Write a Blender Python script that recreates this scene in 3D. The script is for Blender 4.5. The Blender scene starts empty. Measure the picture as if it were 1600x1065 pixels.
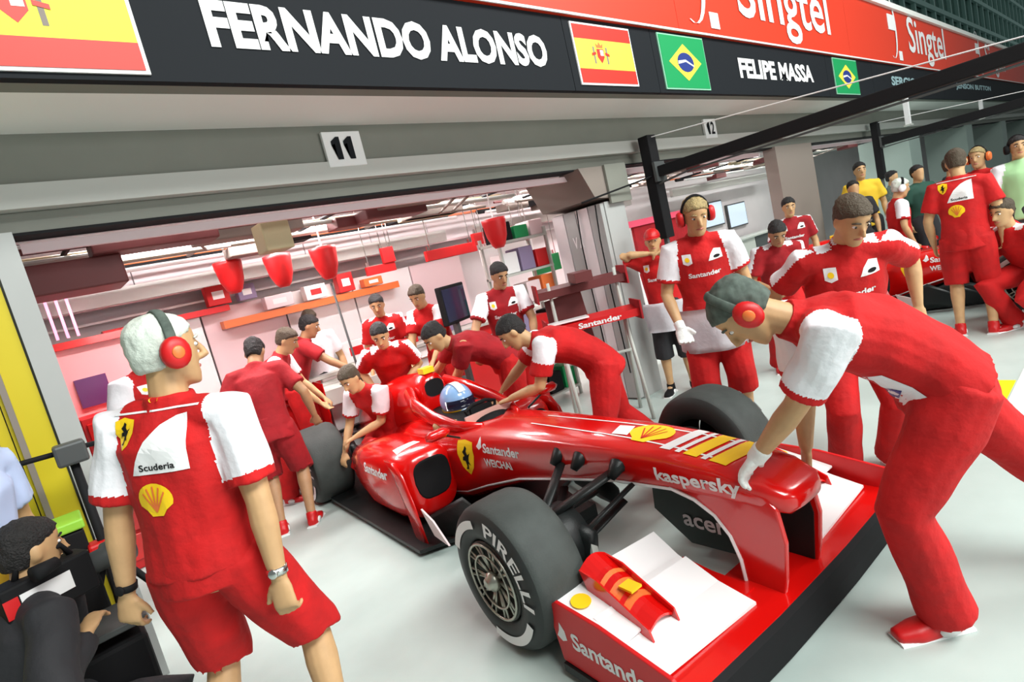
import bpy, bmesh, math, random
from mathutils import Vector, Matrix, noise
from mathutils.bvhtree import BVHTree
random.seed(7)
S = bpy.context.scene
C = S.collection
PI = math.pi
V = Vector

# ------------------------------------------------------------------ camera, light, exposure
cam = bpy.data.objects.new('camera', bpy.data.cameras.new('camera'))
C.objects.link(cam); S.camera = cam
cam.data.sensor_width = 36.0; cam.data.lens = 36.0 * 884 / 1600; cam.data.clip_end = 300
mw = Matrix(((0.72365, 0.26678, -0.63652, 0), (-0.64886, -0.05131, -0.75918, 0), (-0.23519, 0.96239, 0.13597, 1.7), (0, 0, 0, 1)))
cam.matrix_world = mw
S.view_settings.view_transform = 'Standard'; S.view_settings.look = 'None'
S.view_settings.gamma = 1; S.view_settings.use_curve_mapping = False
S.view_settings.exposure = 0.02
world = bpy.data.worlds.new('bounce_ambient'); S.world = world; world.use_nodes = True  # pale even ambient added for floodlight bounce; the night sky itself is black
world.node_tree.nodes['Background'].inputs[0].default_value = (0.72, 0.80, 0.80, 1)
world.node_tree.nodes['Background'].inputs[1].default_value = 0.24
def area(name, loc, target, sx, sy, power, col=(1, 1, 1)):
    l = bpy.data.lights.new(name, 'AREA'); l.shape = 'RECTANGLE'; l.size = sx; l.size_y = sy
    l.energy = power; l.color = col
    o = bpy.data.objects.new(name, l); C.objects.link(o); o.location = loc
    o.rotation_euler = (V(target) - V(loc)).to_track_quat('-Z', 'Y').to_euler()
    return o
area('floodlight_and_fill', (1.5, -4.5, 8.0), (2.2, 2.5, 0.4), 5, 2.5, 1000, (0.97, 1.0, 0.97))
area('floodlight_and_fill', (9.0, -5.0, 9.0), (7.0, 2.0, 0.5), 6, 3, 1000, (0.97, 1.0, 0.97))
area('floodlight_and_fill', (5.0, -8.0, 3.2), (4.0, 3.5, 2.2), 7, 2, 420, (1.0, 1.0, 0.98))  # added low fill to brighten the soffit and facade, not a circuit floodlight
area('garage_ceiling_lamp', (2.3, 5.2, 2.68), (2.3, 5.2, 0), 3.8, .22, 200, (1.0, 0.93, 0.93))
area('garage_ceiling_lamp', (6.7, 5.2, 2.68), (6.7, 5.2, 0), 3.2, .22, 150, (1.0, 0.93, 0.93))
area('garage_ceiling_lamp', (12.5, 5.2, 2.68), (12.5, 5.2, 0), 5, .22, 110, (0.95, 1.0, 0.96))

# ------------------------------------------------------------------ materials
MT = {}
def mat(name, col, rough=0.6, metal=0.0, var=0.0, scale=20.0, bump=0.0, bscale=60.0, emit=0.0, coat=0.0, trans=0.0, col2=None, spec=0.5):
    if name in MT: return MT[name]
    m = bpy.data.materials.new(name); m.use_nodes = True; nt = m.node_tree; b = nt.nodes['Principled BSDF']
    b.inputs['Base Color'].default_value = (*col, 1); b.inputs['Roughness'].default_value = rough
    b.inputs['Metallic'].default_value = metal
    b.inputs['Specular IOR Level'].default_value = spec
    if coat: b.inputs['Coat Weight'].default_value = coat; b.inputs['Coat Roughness'].default_value = 0.08
    if trans: b.inputs['Transmission Weight'].default_value = trans
    if emit:
        b.inputs['Emission Color'].default_value = (*col, 1); b.inputs['Emission Strength'].default_value = emit
    tc = None
    if var or bump: tc = nt.nodes.new('ShaderNodeTexCoord')
    if var:
        n = nt.nodes.new('ShaderNodeTexNoise'); n.inputs['Scale'].default_value = scale; n.inputs['Detail'].default_value = 4
        r = nt.nodes.new('ShaderNodeValToRGB')
        c2 = col2 if col2 else tuple(max(0, c * (1 - var)) for c in col)
        r.color_ramp.elements[0].position = 0.35; r.color_ramp.elements[1].position = 0.65
        r.color_ramp.elements[0].color = (*c2, 1); r.color_ramp.elements[1].color = (*col, 1)
        nt.links.new(tc.outputs['Object'], n.inputs['Vector']); nt.links.new(n.outputs['Fac'], r.inputs['Fac'])
        nt.links.new(r.outputs['Color'], b.inputs['Base Color'])
    if bump:
        n = nt.nodes.new('ShaderNodeTexNoise'); n.inputs['Scale'].default_value = bscale; n.inputs['Detail'].default_value = 3
        bp = nt.nodes.new('ShaderNodeBump'); bp.inputs['Strength'].default_value = bump; bp.inputs['Distance'].default_value = 0.01
        nt.links.new(tc.outputs['Object'], n.inputs['Vector']); nt.links.new(n.outputs['Fac'], bp.inputs['Height'])
        nt.links.new(bp.outputs['Normal'], b.inputs['Normal'])
    MT[name] = m; return m
RED = mat('red_paint', (0.64, 0.004, 0.003), 0.22, coat=0.6)
REDG = mat('red_plastic', (0.58, 0.006, 0.008), 0.45)
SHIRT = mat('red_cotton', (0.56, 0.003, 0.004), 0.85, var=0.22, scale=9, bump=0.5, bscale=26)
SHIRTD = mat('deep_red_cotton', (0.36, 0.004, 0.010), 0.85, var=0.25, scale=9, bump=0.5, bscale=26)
WHC = mat('white_cotton', (0.86, 0.86, 0.90), 0.85, var=0.08, scale=10, bump=0.4, bscale=26)
BLC = mat('black_cotton', (0.015, 0.015, 0.018), 0.8, bump=0.4, bscale=26)
GREYC = mat('grey_green_cotton', (0.10, 0.13, 0.11), 0.9, var=0.4, scale=30)
YELC = mat('yellow_cotton', (0.85, 0.55, 0.03), 0.8)
BLUEC = mat('pale_blue_cotton', (0.5, 0.6, 0.85), 0.8)
SKIN = mat('skin', (0.58, 0.35, 0.17), 0.55, var=0.12, scale=14)
SKIN2 = mat('tanned_skin', (0.44, 0.24, 0.12), 0.55, var=0.15, scale=14)
HAIRK = mat('dark_hair', (0.012, 0.010, 0.010), 0.7, bump=1.0, bscale=120)
HAIRB = mat('blond_hair', (0.45, 0.34, 0.15), 0.7, var=0.4, scale=60, bump=1.0, bscale=120)
HAIRG = mat('grey_hair', (0.66, 0.72, 0.64), 0.8, var=0.25, scale=12, bump=0.3, bscale=120)
HAIRBR = mat('brown_hair', (0.07, 0.05, 0.03), 0.7, bump=1.0, bscale=120)
EYEW = mat('eye_white', (0.8, 0.8, 0.78), 0.3); EYEI = mat('eye_iris', (0.03, 0.02, 0.015), 0.2)
LIP = mat('lips', (0.45, 0.14, 0.11), 0.5)
CARB = mat('carbon_black', (0.010, 0.012, 0.012), 0.4, spec=0.3, bump=0.15, bscale=200)
BLK = mat('matte_black', (0.010, 0.010, 0.011), 0.7, spec=0.15)
DGREY = mat('dark_grey_plastic', (0.06, 0.065, 0.065), 0.5)
WHP = mat('white_paint', (0.88, 0.88, 0.88), 0.3, coat=0.4)
WHG = mat('white_glove', (0.82, 0.84, 0.82), 0.8, bump=0.4, bscale=60)
TYRE = mat('tyre_rubber', (0.052, 0.062, 0.058), 0.72, var=0.35, scale=6, bump=0.15, bscale=90)
TYS = mat('tyre_sidewall_rubber', (0.014, 0.017, 0.016), 0.55)
RIM = mat('rim_metal', (0.42, 0.41, 0.35), 0.35, metal=0.85)
CHR = mat('chrome', (0.7, 0.7, 0.68), 0.2, metal=1)
YEL = mat('yellow_paint', (0.95, 0.62, 0.01), 0.4); GRN = mat('green_paint', (0.0, 0.28, 0.08), 0.5)
BLU = mat('blue_paint', (0.01, 0.03, 0.20), 0.5); FRED = mat('flag_red', (0.62, 0.02, 0.008), 0.5)
FYEL = mat('flag_yellow', (0.70, 0.70, 0.01), 0.5); FYEL2 = mat('flag_warm_yellow', (0.88, 0.66, 0.06), 0.5)
ORG = mat('orange_paint', (0.80, 0.18, 0.04), 0.4)
SIGNK = mat('sign_black', (0.010, 0.012, 0.015), 0.7, spec=0.15); SIGNR = mat('sign_red', (0.66, 0.035, 0.008), 0.5)
SIGNW = mat('sign_white', (0.82, 0.82, 0.82), 0.5); SIGNT = mat('sign_teal_grey', (0.28, 0.42, 0.45), 0.5)
FLOOR = mat('pale_concrete', (0.50, 0.60, 0.565), 0.38, var=0.10, scale=1.6, bump=0.05, bscale=150, col2=(0.42, 0.51, 0.48))
BEAM = mat('grey_green_beam', (0.20, 0.205, 0.175), 0.6, var=0.08, scale=2)
BEAML = mat('pale_grey_strip', (0.50, 0.50, 0.47), 0.6)
SOFF = mat('soffit_white', (0.85, 0.85, 0.81), 0.6, var=0.05, scale=1)
WALL = mat('garage_wall', (0.72, 0.67, 0.68), 0.6, var=0.06, scale=1.5)
WALLG = mat('grey_partition', (0.40, 0.41, 0.40), 0.5, var=0.1, scale=1.5)
WALLP = mat('pale_pink_panel', (0.80, 0.62, 0.64), 0.5)
BROWN = mat('brown_cladding', (0.22, 0.185, 0.16), 0.7)
MAROON = mat('maroon_duct', (0.12, 0.02, 0.02), 0.5)
TEAL = mat('teal_steel', (0.25, 0.45, 0.40), 0.5); GLASSG = mat('green_glass', (0.03, 0.09, 0.07), 0.15)
LAMP = mat('lamp_tube', (1.0, 0.93, 0.93), 0.5, emit=5.0)
YWALL = mat('yellow_panel', (0.55, 0.44, 0.008), 0.5)
SCREEN = mat('screen', (0.10, 0.03, 0.10), 0.2, emit=0.3)
TAN = mat('tan_board', (0.45, 0.38, 0.22), 0.6)
HELB = mat('helmet_blue', (0.28, 0.48, 0.80), 0.2, coat=0.7); VISOR = mat('dark_visor', (0.02, 0.02, 0.05), 0.08)
SILV = mat('grey_wing_paint', (0.48, 0.50, 0.46), 0.4)

# ------------------------------------------------------------------ helpers
def tag(o, label=None, cat=None, group=None, kind=None):
    if label: o['label'] = label
    if cat: o['category'] = cat
    if group: o['group'] = group
    if kind: o['kind'] = kind
    return o
def thing(name, label, cat, loc=(0, 0, 0), rz=0.0, group=None):
    o = bpy.data.objects.new(name, None); C.objects.link(o); o.empty_display_size = 0.1
    o.location = loc; o.rotation_euler = (0, 0, rz); return tag(o, label, cat, group)
def root_of(o):
    while o.parent: o = o.parent
    return o
def obj(name, bm, m, parent=None, smooth=False, world_space=False):
    """one mesh object; world_space: verts are in world coordinates, moved into the root's frame (root unrotated)"""
    me = bpy.data.meshes.new(name)
    if isinstance(bm, bmesh.types.BMesh):
        bmesh.ops.recalc_face_normals(bm, faces=bm.faces[:]); bm.to_mesh(me); bm.free()
    else: me = bm
    for x in (m if isinstance(m, (list, tuple)) else [m]): me.materials.append(x)
    if world_space and parent: me.transform(Matrix.Translation(-root_of(parent).location))
    if smooth: me.polygons.foreach_set('use_smooth', [True] * len(me.polygons))
    o = bpy.data.objects.new(name, me); C.objects.link(o)
    if parent: o.parent = parent
    return o
def struct(name, bm, m, smooth=False):
    o = obj(name, bm, m, None, smooth); o['kind'] = 'structure'; return o
def box(bm, a, b, rot=None, pivot=None):
    a = V(a); b = V(b)
    vs = [bm.verts.new((x, y, z)) for x in (a.x, b.x) for y in (a.y, b.y) for z in (a.z, b.z)]
    for f in ((0, 1, 3, 2), (4, 6, 7, 5), (0, 4, 5, 1), (2, 3, 7, 6), (0, 2, 6, 4), (1, 5, 7, 3)):
        bm.faces.new([vs[i] for i in f])
    if rot:
        p = V(pivot) if pivot else (a + b) / 2
        for v in vs: v.co = rot @ (v.co - p) + p
    return vs
def bx(a, b, **k):
    bm = bmesh.new(); box(bm, a, b, **k); return bm
def tube(bm, pts, rads, side=None, n=12, cap=True, power=2.0):
    """swept elliptical tube. rads: r or (rside, rother)"""
    pts = [V(p) for p in pts]; rings = []; prev = None
    for i, p in enumerate(pts):
        d = (pts[min(i + 1, len(pts) - 1)] - pts[max(i - 1, 0)])
        if d.length < 1e-9: d = V((0, 0, 1))
        d.normalize()
        s = V(side) if side is not None else (prev if prev else (V((1, 0, 0)) if abs(d.x) < 0.8 else V((0, 1, 0))))
        s = s - d * s.dot(d)
        if s.length < 1e-6: s = d.orthogonal()
        s.normalize(); prev = s; t = d.cross(s)
        r = rads[i] if isinstance(rads, (list, tuple)) and not (len(rads) == 2 and not isinstance(rads[0], tuple) and len(pts) != 2) else rads
        if isinstance(r, (list, tuple)): rx, ry = r
        else: rx = ry = r
        ring = []
        for k in range(n):
            a = 2 * PI * k / n; ca, sa = math.cos(a), math.sin(a)
            if power != 2.0:
                ca = math.copysign(abs(ca) ** (2 / power), ca); sa = math.copysign(abs(sa) ** (2 / power), sa)
            ring.append(bm.verts.new(p + s * rx * ca + t * ry * sa))
        rings.append(ring)
    for a, b in zip(rings, rings[1:]):
        for k in range(n): bm.faces.new((a[k], a[(k + 1) % n], b[(k + 1) % n], b[k]))
    if cap: bm.faces.new(rings[0][::-1]); bm.faces.new(rings[-1])
    return rings
def loft(bm, rings, cap=True, closed=True):
    R = [[bm.verts.new(p) for p in r] for r in rings]; n = len(R[0])
    for a, b in zip(R, R[1:]):
        for k in range(n if closed else n - 1): bm.faces.new((a[k], a[(k + 1) % n], b[(k + 1) % n], b[k]))
    if cap and closed: bm.faces.new(R[0][::-1]); bm.faces.new(R[-1])
    return R
def ell(bm, c, r, axes=None, u=14, v=9):
    M = Matrix.Translation(V(c))
    if axes: M = M @ Matrix((axes[0], axes[1], axes[2])).transposed().to_4x4()
    M = M @ Matrix.Diagonal((*r, 1))
    return bmesh.ops.create_uvsphere(bm, u_segments=u, v_segments=v, radius=1, matrix=M)['verts']
def prism(bm, pts, off):
    """polygon (3D pts) extruded by vector off"""
    a = [bm.verts.new(V(p)) for p in pts]; b = [bm.verts.new(V(p) + V(off)) for p in pts]; n = len(a)
    bm.faces.new(a); bm.faces.new(b[::-1])
    for i in range(n): bm.faces.new((a[i], b[i], b[(i + 1) % n], a[(i + 1) % n]))
def lathe(bm, prof, n=40, M=None):
    """prof list of (x along axis, r); axis = X"""
    R = [[V((x, r * math.cos(2 * PI * k / n), r * math.sin(2 * PI * k / n))) for k in range(n)] for x, r in prof]
    if M: R = [[M @ p for p in r] for r in R]
    loft(bm, R, cap=True)
def bevel(o, w=0.01, seg=2):
    md = o.modifiers.new('bevel', 'BEVEL'); md.width = w; md.segments = seg; md.limit_method = 'ANGLE'; return o
def text_bm(s, w, h, bold=0.0, shear=0.0, res=3):
    cu = bpy.data.curves.new('t', 'FONT'); cu.body = s; cu.resolution_u = res; cu.offset = bold; cu.shear = shear
    to = bpy.data.objects.new('t', cu); C.objects.link(to)
    dg = bpy.context.evaluated_depsgraph_get(); dg.update()
    me = bpy.data.meshes.new_from_object(to.evaluated_get(dg))
    bpy.data.objects.remove(to); bpy.data.curves.remove(cu)
    xs = [v.co.x for v in me.vertices]; ys = [v.co.y for v in me.vertices]
    x0, x1, y0, y1 = min(xs), max(xs), min(ys), max(ys)
    bm = bmesh.new(); bm.from_mesh(me); bpy.data.meshes.remove(me)
    for v in bm.verts: v.co = V(((v.co.x - (x0 + x1) / 2) / (x1 - x0) * w, (v.co.y - (y0 + y1) / 2) / (y1 - y0) * h, 0))
    bmesh.ops.triangulate(bm, faces=bm.faces[:]); return bm
def poly_bm(pts):
    bm = bmesh.new(); bm.faces.new([bm.verts.new((x, y, 0)) for x, y in pts])
    bmesh.ops.triangulate(bm, faces=bm.faces[:]); return bm
def oval(w, h, n=20, cx=0, cy=0): return [(cx + w / 2 * math.cos(2 * PI * k / n), cy + h / 2 * math.sin(2 * PI * k / n)) for k in range(n)]
def place(bm, o, ax, ay, lift=0.0):
    ax = V(ax).normalized(); ay = V(ay).normalized(); n = ax.cross(ay)
    for v in bm.verts: v.co = V(o) + ax * v.co.x + ay * v.co.y + n * (lift + v.co.z)
    return bm
def bvh_of(objs):
    """BVH in the objects' shared local space"""
    vs = []; fs = []
    for o in objs:
        b = len(vs); vs += [v.co.copy() for v in o.data.vertices]; fs += [[b + i for i in p.vertices] for p in o.data.polygons]
    return BVHTree.FromPolygons(vs, fs)
def project(bm, o, ax, ay, bvh, lift=0.003, seg=0.03, reach=0.4):
    """lay a flat print onto a surface: every point is dropped along the print's normal"""
    for _ in range(3):
        es = [e for e in bm.edges if e.calc_length() > seg]
        if not es: break
        bmesh.ops.subdivide_edges(bm, edges=es, cuts=1); bmesh.ops.triangulate(bm, faces=bm.faces[:])
    ax = V(ax).normalized(); ay = (V(ay) - ax * V(ay).dot(ax)).normalized(); n = ax.cross(ay)
    dead = []
    for v in bm.verts:
        p = V(o) + ax * v.co.x + ay * v.co.y
        hit = bvh.ray_cast(p + n * reach, -n, reach * 2)
        if hit[0] is None: dead.append(v)
        else: v.co = hit[0] + n * lift
    bmesh.ops.delete(bm, geom=dead, context='VERTS'); return bm
def copy_tree(o, parent=None):
    c = o.copy(); C.objects.link(c)
    if parent: c.parent = parent
    for ch in list(o.children): copy_tree(ch, c)
    return c
def remeshed(bm, vox, smooth=2, disp=0.0, dscale=9.0, seed=0.0):
    bmesh.ops.recalc_face_normals(bm, faces=bm.faces[:])
    me = bpy.data.meshes.new('tmp'); bm.to_mesh(me); bm.free()
    o = bpy.data.objects.new('tmp', me); C.objects.link(o)
    md = o.modifiers.new('r', 'REMESH'); md.mode = 'VOXEL'; md.voxel_size = vox
    if smooth: sm = o.modifiers.new('s', 'SMOOTH'); sm.factor = 0.5; sm.iterations = smooth
    dg = bpy.context.evaluated_depsgraph_get(); dg.update()
    out = bpy.data.meshes.new_from_object(o.evaluated_get(dg))
    bpy.data.objects.remove(o); bpy.data.meshes.remove(me)
    if disp:
        co = [v.co + v.normal * disp * noise.noise(V((v.co.x * dscale + seed, v.co.y * dscale, v.co.z * dscale * 0.6))) for v in out.vertices]
        for v, c in zip(out.vertices, co): v.co = c
    return out
# ------------------------------------------------------------------ the setting
struct('floor', bx((-12, -10, -0.12), (70, 6.62, 0)), FLOOR)
# joints of the slab floor, shallow saw cuts filled dark
YF = 3.6
bm = bmesh.new(); box(bm, (-12, YF, 2.62), (70, YF + 0.25, 2.86)); struct('trim_1', bm, BEAM)
bm = bmesh.new(); box(bm, (-12, YF - 0.03, 2.50), (70, YF + 0.25, 2.618)); struct('trim_2', bm, BEAML)
bm = bmesh.new(); box(bm, (-12, YF + 0.05, 2.40), (70, YF + 0.25, 2.498)); struct('trim_3', bm, BEAM)
bm = bmesh.new(); box(bm, (-12, YF + 0.04, 2.385), (70, YF + 0.20, 2.40)); struct('trim_4', bm, BLK)
# soffit: flat outer strip and the sloped pale soffit behind it
bm = bmesh.new(); box(bm, (-12, 2.99, 2.90), (70, 3.18, 2.96)); struct('trim_5', bm, BEAM)
bm = bmesh.new(); prism(bm, [(-12, 3.18, 2.90), (-12, YF, 2.86), (-12, YF + .2, 2.96), (-12, 3.18, 2.96)], (82, 0, 0)); struct('ceiling', bm, SOFF)
# garage ceiling and back wall
struct('ceiling_1', bx((-4, YF + 0.25, 2.86), (70, 6.8, 2.95)), WALL)
struct('wall_back', bx((-4, 6.62, -0.12), (70, 6.74, 2.86)), WALL)
# header band along the back wall, in panels
hd = thing('header_band', 'pale grey panelled header band high across the back of the garage', 'panel', (0.12, 6.45, 2.2))
for i in range(10):
    bm = bx((i * .86 + .005, 0, 0.0), (i * .86 + .855, .1, .30)); obj('panel', bm, WALL, hd)
obj('rail', bx((0, -.03, -.03), (8.5, .08, -.005)), WALLP, hd)
obj('rail', bx((0, -.02, -.16), (8.5, .05, -.14)), SIGNW, hd)
obj('top_rail', bx((0, -.05, .30), (8.5, .1, .325)), ORG, hd)
# garage partitions
def partition(n, x0, x1, y0, y1, z=2.40):
    bm = bmesh.new(); box(bm, (x0, y0, 0), (x1, y1, z)); o = struct('wall_' + n, bm, WALLG); return o
partition('left', 0.03, 0.13, YF, 4.4)
partition('middle', 4.60, 4.92, YF, 4.3, 2.05)
partition('right', 8.70, 10.05, YF, 3.78)
bpy.data.objects['wall_right'].data.materials[0] = BROWN
for x in (15.6, 21.6, 27.6, 34, 41): 
    o = partition('far', x, x + .9, YF, 4.6); o.data.materials[0] = mat('greenish_partition', (.26, .33, .30), .5)
# boxed beam end above the middle partition (soffit drops to a grey brown casing)
bm = bmesh.new(); prism(bm, [(4.30, YF - .02, 2.395), (4.95, YF - .02, 2.395), (4.95, YF - .02, 2.05), (4.46, YF - .02, 2.10)], (0, .74, 0)); struct('trim_6', bm, BROWN)
bm = bmesh.new(); box(bm, (4.66, YF - .05, 2.02), (5.0, YF - .025, 2.40)); struct('trim_7', bm, BEAM)
# partition face seams and cables
pp = thing('partition_cladding', 'pale grey vertical cladding panels on the side wall beside the front wing stand', 'panel', (4.54, YF, 0))
for i in range(4): obj('panel', bx((0, .01 + i * .17, .02), (.055, .17 + i * .17, 2.04)), WALL if i % 2 else WALLG, pp)
for k, (y, z) in enumerate(((.05, 1.2), (.30, 1.3))):
    bm = bmesh.new(); tube(bm, [(-.02, y, 2.04), (-.03, y + .02, 1.7), (-.02, y + .03, z), (-.02, y + .01, .3)], [.007] * 4, n=6); obj('cable', bm, BLK, pp, True)
for k, y in enumerate((.34, .42)):
    bm = text_bm('V' if k else 'A', .06, .12, .02); place(bm, (-.003, y, 1.72), (0, -1, 0), (0, 0, 1)); obj('lettering', bm, SIGNW, pp)
# second-garage side cladding
# 11 and 12 number plates
for s, x in (('11', 1.96), ('12', 6.9)):
    t = thing('number_plate', 'white plate with black number %s on the grey garage beam above the %s garage' % (s, 'nearest' if s == '11' else 'second'), 'sign', (x, YF - .035, 2.60))
    bevel(obj('plate', bx((-.14, 0, -.02), (.14, .03, .21)), SIGNW, t), .004)
    for k, ch in enumerate(s):
        bm = poly_bm([(-.02, -.075), (.02, -.075), (.02, .075), (-.005, .075), (-.045, .045), (-.045, .02), (-.02, .03)]) if ch == '1' else text_bm(ch, .085, .15, .025)
        obj('digit', place(bm, (-.045 + k * .09, -.004, .10), (1, 0, 0), (0, 0, 1)), SIGNK, t)

# ---- sign boards over the garages
YS = 2.95
t = thing('name_board', 'long black board with driver names and flags above the garages', 'sign', (0, YS, 2.88))
seg = [-6, -1.2, 3.72, 4.92, 9.2, 11.2, 16, 22, 34, 50, 70]
for a, b in zip(seg, seg[1:]): obj('panel', bx((a + .003, 0, -.01), (b - .003, .05, .555)), SIGNK, t)
def flag_spain(x0, x1, z0, z1):
    f = obj('flag_panel', bx((x0, -.012, z0), (x1, -.001, z1)), SIGNW, t); w = x1 - x0; h = z1 - z0; e = .016
    obj('red_band', bx((x0 + e, -.016, z0 + e), (x1 - e, -.0125, z0 + h * .26)), FRED, f)
    obj('yellow_band', bx((x0 + e, -.016, z0 + h * .26), (x1 - e, -.0125, z0 + h * .74)), FYEL2 if x0 > 2 else FYEL, f)
    obj('red_band', bx((x0 + e, -.016, z0 + h * .74), (x1 - e, -.0125, z1 - e)), FRED, f)
    cx = x0 + w * (.40 if x0 > 2 else .50); cz = z0 + h * .5; s = h * .42
    def crest(nm, pts, m, l): obj(nm, place(poly_bm([(p[0] * s, p[1] * s) for p in pts]), (cx, -.017 - l * .0012, cz), (1, 0, 0), (0, 0, 1)), m, f)
    crest('crest_shield', [(-.22, .22), (.22, .22), (.22, -.1), (0, -.34), (-.22, -.1)], FRED, 0)
    crest('crest_field', [(-.02, .18), (.18, .18), (.18, -.04), (-.02, -.04)], SIGNW, 1)
    crest('crest_crown', [(-.2, .26), (-.24, .44), (-.1, .36), (0, .5), (.1, .36), (.24, .44), (.2, .26)], ORG, 0)
    crest('crest_pillar', [(-.46, -.36), (-.36, -.36), (-.36, .3), (-.46, .3)], BROWN, 0)
    crest('crest_pillar', [(.36, -.36), (.46, -.36), (.46, .3), (.36, .3)], BROWN, 0)
    crest('crest_scroll', [(-.56, -.06), (-.3, 0), (-.3, .1), (-.56, .04)], FRED, 2); crest('crest_scroll', [(.3, 0), (.56, -.06), (.56, .04), (.3, .1)], FRED, 2)
def flag_brazil(x0, x1, z0, z1):
    f = obj('flag_panel', bx((x0, -.012, z0), (x1, -.001, z1)), mat('flag_border_green', (.25, .55, .38), .5), t); w = x1 - x0; h = z1 - z0
    obj('green_field', bx((x0 + .014, -.016, z0 + .014), (x1 - .014, -.0125, z1 - .014)), GRN, f)
    cx = (x0 + x1) / 2; cz = (z0 + z1) / 2
    obj('yellow_rhombus', place(poly_bm([(-w * .36, 0), (0, -h * .34), (w * .36, 0), (0, h * .34)]), (cx, -.018, cz), (1, 0, 0), (0, 0, 1)), FYEL2, f)
    obj('blue_disc', place(poly_bm(oval(w * .36, h * .36)), (cx, -.0195, cz), (1, 0, 0), (0, 0, 1)), BLU, f)
    obj('white_scroll', place(poly_bm([(-w * .17, .01), (0, h * .05), (w * .17, -h * .05), (w * .17, -h * .08), (0, h * .01), (-w * .17, -.02)]), (cx, -.021, cz), (1, 0, 0), (0, 0, 1)), SIGNW, f)
flag_spain(-.07, .77, .015, .535)
flag_spain(3.80, 4.58, .035, .52)
flag_brazil(5.02, 5.84, .02, .53)
flag_brazil(9.45, 10.45, .02, .53)
for s, x0, x1, z0, z1, m in (('FERNANDO ALONSO', 1.07, 3.47, .155, .385, SIGNW), ('FELIPE MASSA', 6.56, 8.66, .165, .385, SIGNW), ('SERGIO PEREZ', 12.2, 15.2, .20, .36, SIGNT), ('JENSON BUTTON', 17.2, 21.5, .20, .36, SIGNT)):
    obj('lettering', place(text_bm(s, x1 - x0, z1 - z0, .042), ((x0 + x1) / 2, -.006, (z0 + z1) / 2), (1, 0, 0), (0, 0, 1)), m, t)
# big sponsor band
t = thing('sponsor_board', 'red board with white sponsor lettering running above the black name board', 'sign', (0, YS - .03, 3.437))
seg = [-6, 1, 5.4, 10.2, 16.4, 24, 34, 50, 70]
for a, b in zip(seg, seg[1:]): obj('panel', bx((a + .003, 0, 0), (b - .003, .08, .93)), SIGNR, t)
obj('edge_strip', bx((-6, -.012, 0), (70, -.001, .018)), SIGNW, t)
obj('cap_rail', bx((-6, -.05, .93), (70, .3, 1.02)), SOFF, t)
def brand(xc, k=1.0):
    obj('lettering', place(text_bm('Singtel', 2.75 * k, .86, .012), (xc + .05, -.008, .49), (1, 0, 0), (0, 0, 1)), SIGNW, t)
    bm = bmesh.new(); pts = [(math.cos(a) * .27 * k, math.sin(a) * .52) for a in [(-.62 + i * .085) * PI for i in range(17)]]
    c = [V((xc - 2.32 * k + p[0], -.010, .62 + p[1])) for p in pts]
    for i in range(len(c) - 1):
        wa = .012 + .03 * math.sin(PI * i / 16); wb = .012 + .03 * math.sin(PI * (i + 1) / 16)
        bm.faces.new([bm.verts.new(q) for q in (c[i] - V((wa, 0, 0)), c[i] + V((wa, 0, 0)), c[i + 1] + V((wb, 0, 0)), c[i + 1] - V((wb, 0, 0)))])
    obj('emblem_arc', bm, SIGNW, t)
    obj('emblem_square', bx((xc - 2.02 * k, -.011, .08), (xc - 1.84 * k, -.004, .24)), SIGNW, t)
    obj('emblem_square', bx((xc - 2.45 * k, -.011, .58), (xc - 2.1 * k, -.004, .84)), SIGNW, t)
brand(8.05); brand(14.9, 1.05); brand(22.5, 1.1); brand(31, 1.1)
# upper building, steel and glass
bm = bmesh.new(); box(bm, (-6, 9.0, 2.95), (140, 9.3, 22)); struct('wall_upper', bm, GLASSG)
ub = thing('upper_gallery', 'teal steel and glass gallery rising behind the red sponsor board', 'building', (0, 8.8, 2.95))
for i in range(56): obj('column', bx((i * 2.4, 0, 0), (i * 2.4 + .3, .2, 19)), TEAL, ub)
for i in range(8): obj('floor_beam', bx((-6, -.05, 1.4 + i * 2.1), (140, .15, 1.7 + i * 2.1)), TEAL, ub)
# painted markings beyond the pushing mechanic
for a, b, m, nm in (((4.25, .25), (6.3, .75), SIGNW, 'white'), ((3.92, .35), (4.25, .80), YEL, 'yellow'), ((4.55, .76), (5.2, .95), FYEL, 'pale yellow')):
    tag(obj('floor_marking', bx((a[0], a[1], .0005), (b[0], b[1], .004)), m), '%s painted patch on the floor behind the mechanic pushing the nose' % nm, 'marking')

# ---- yellow panel of the next garage on the left
t = thing('slatted_door', 'yellow slatted panel of the neighbouring garage at the left edge', 'door', (.03, YF + .02, 0))
for i in range(9): obj('slat', bx((-.16 - i * .155, 0, 0), (-.01 - i * .155, .05, 2.20)), YWALL, t)
for i in range(3): obj('strut', bx((-.145 - i * .09, -.03, .2), (-.12 - i * .09, -.002, 1.95)), BROWN, t)
struct('door_1', bx((-4, YF + .1, 0), (.03, YF + .14, 2.4)), BEAM)

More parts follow.
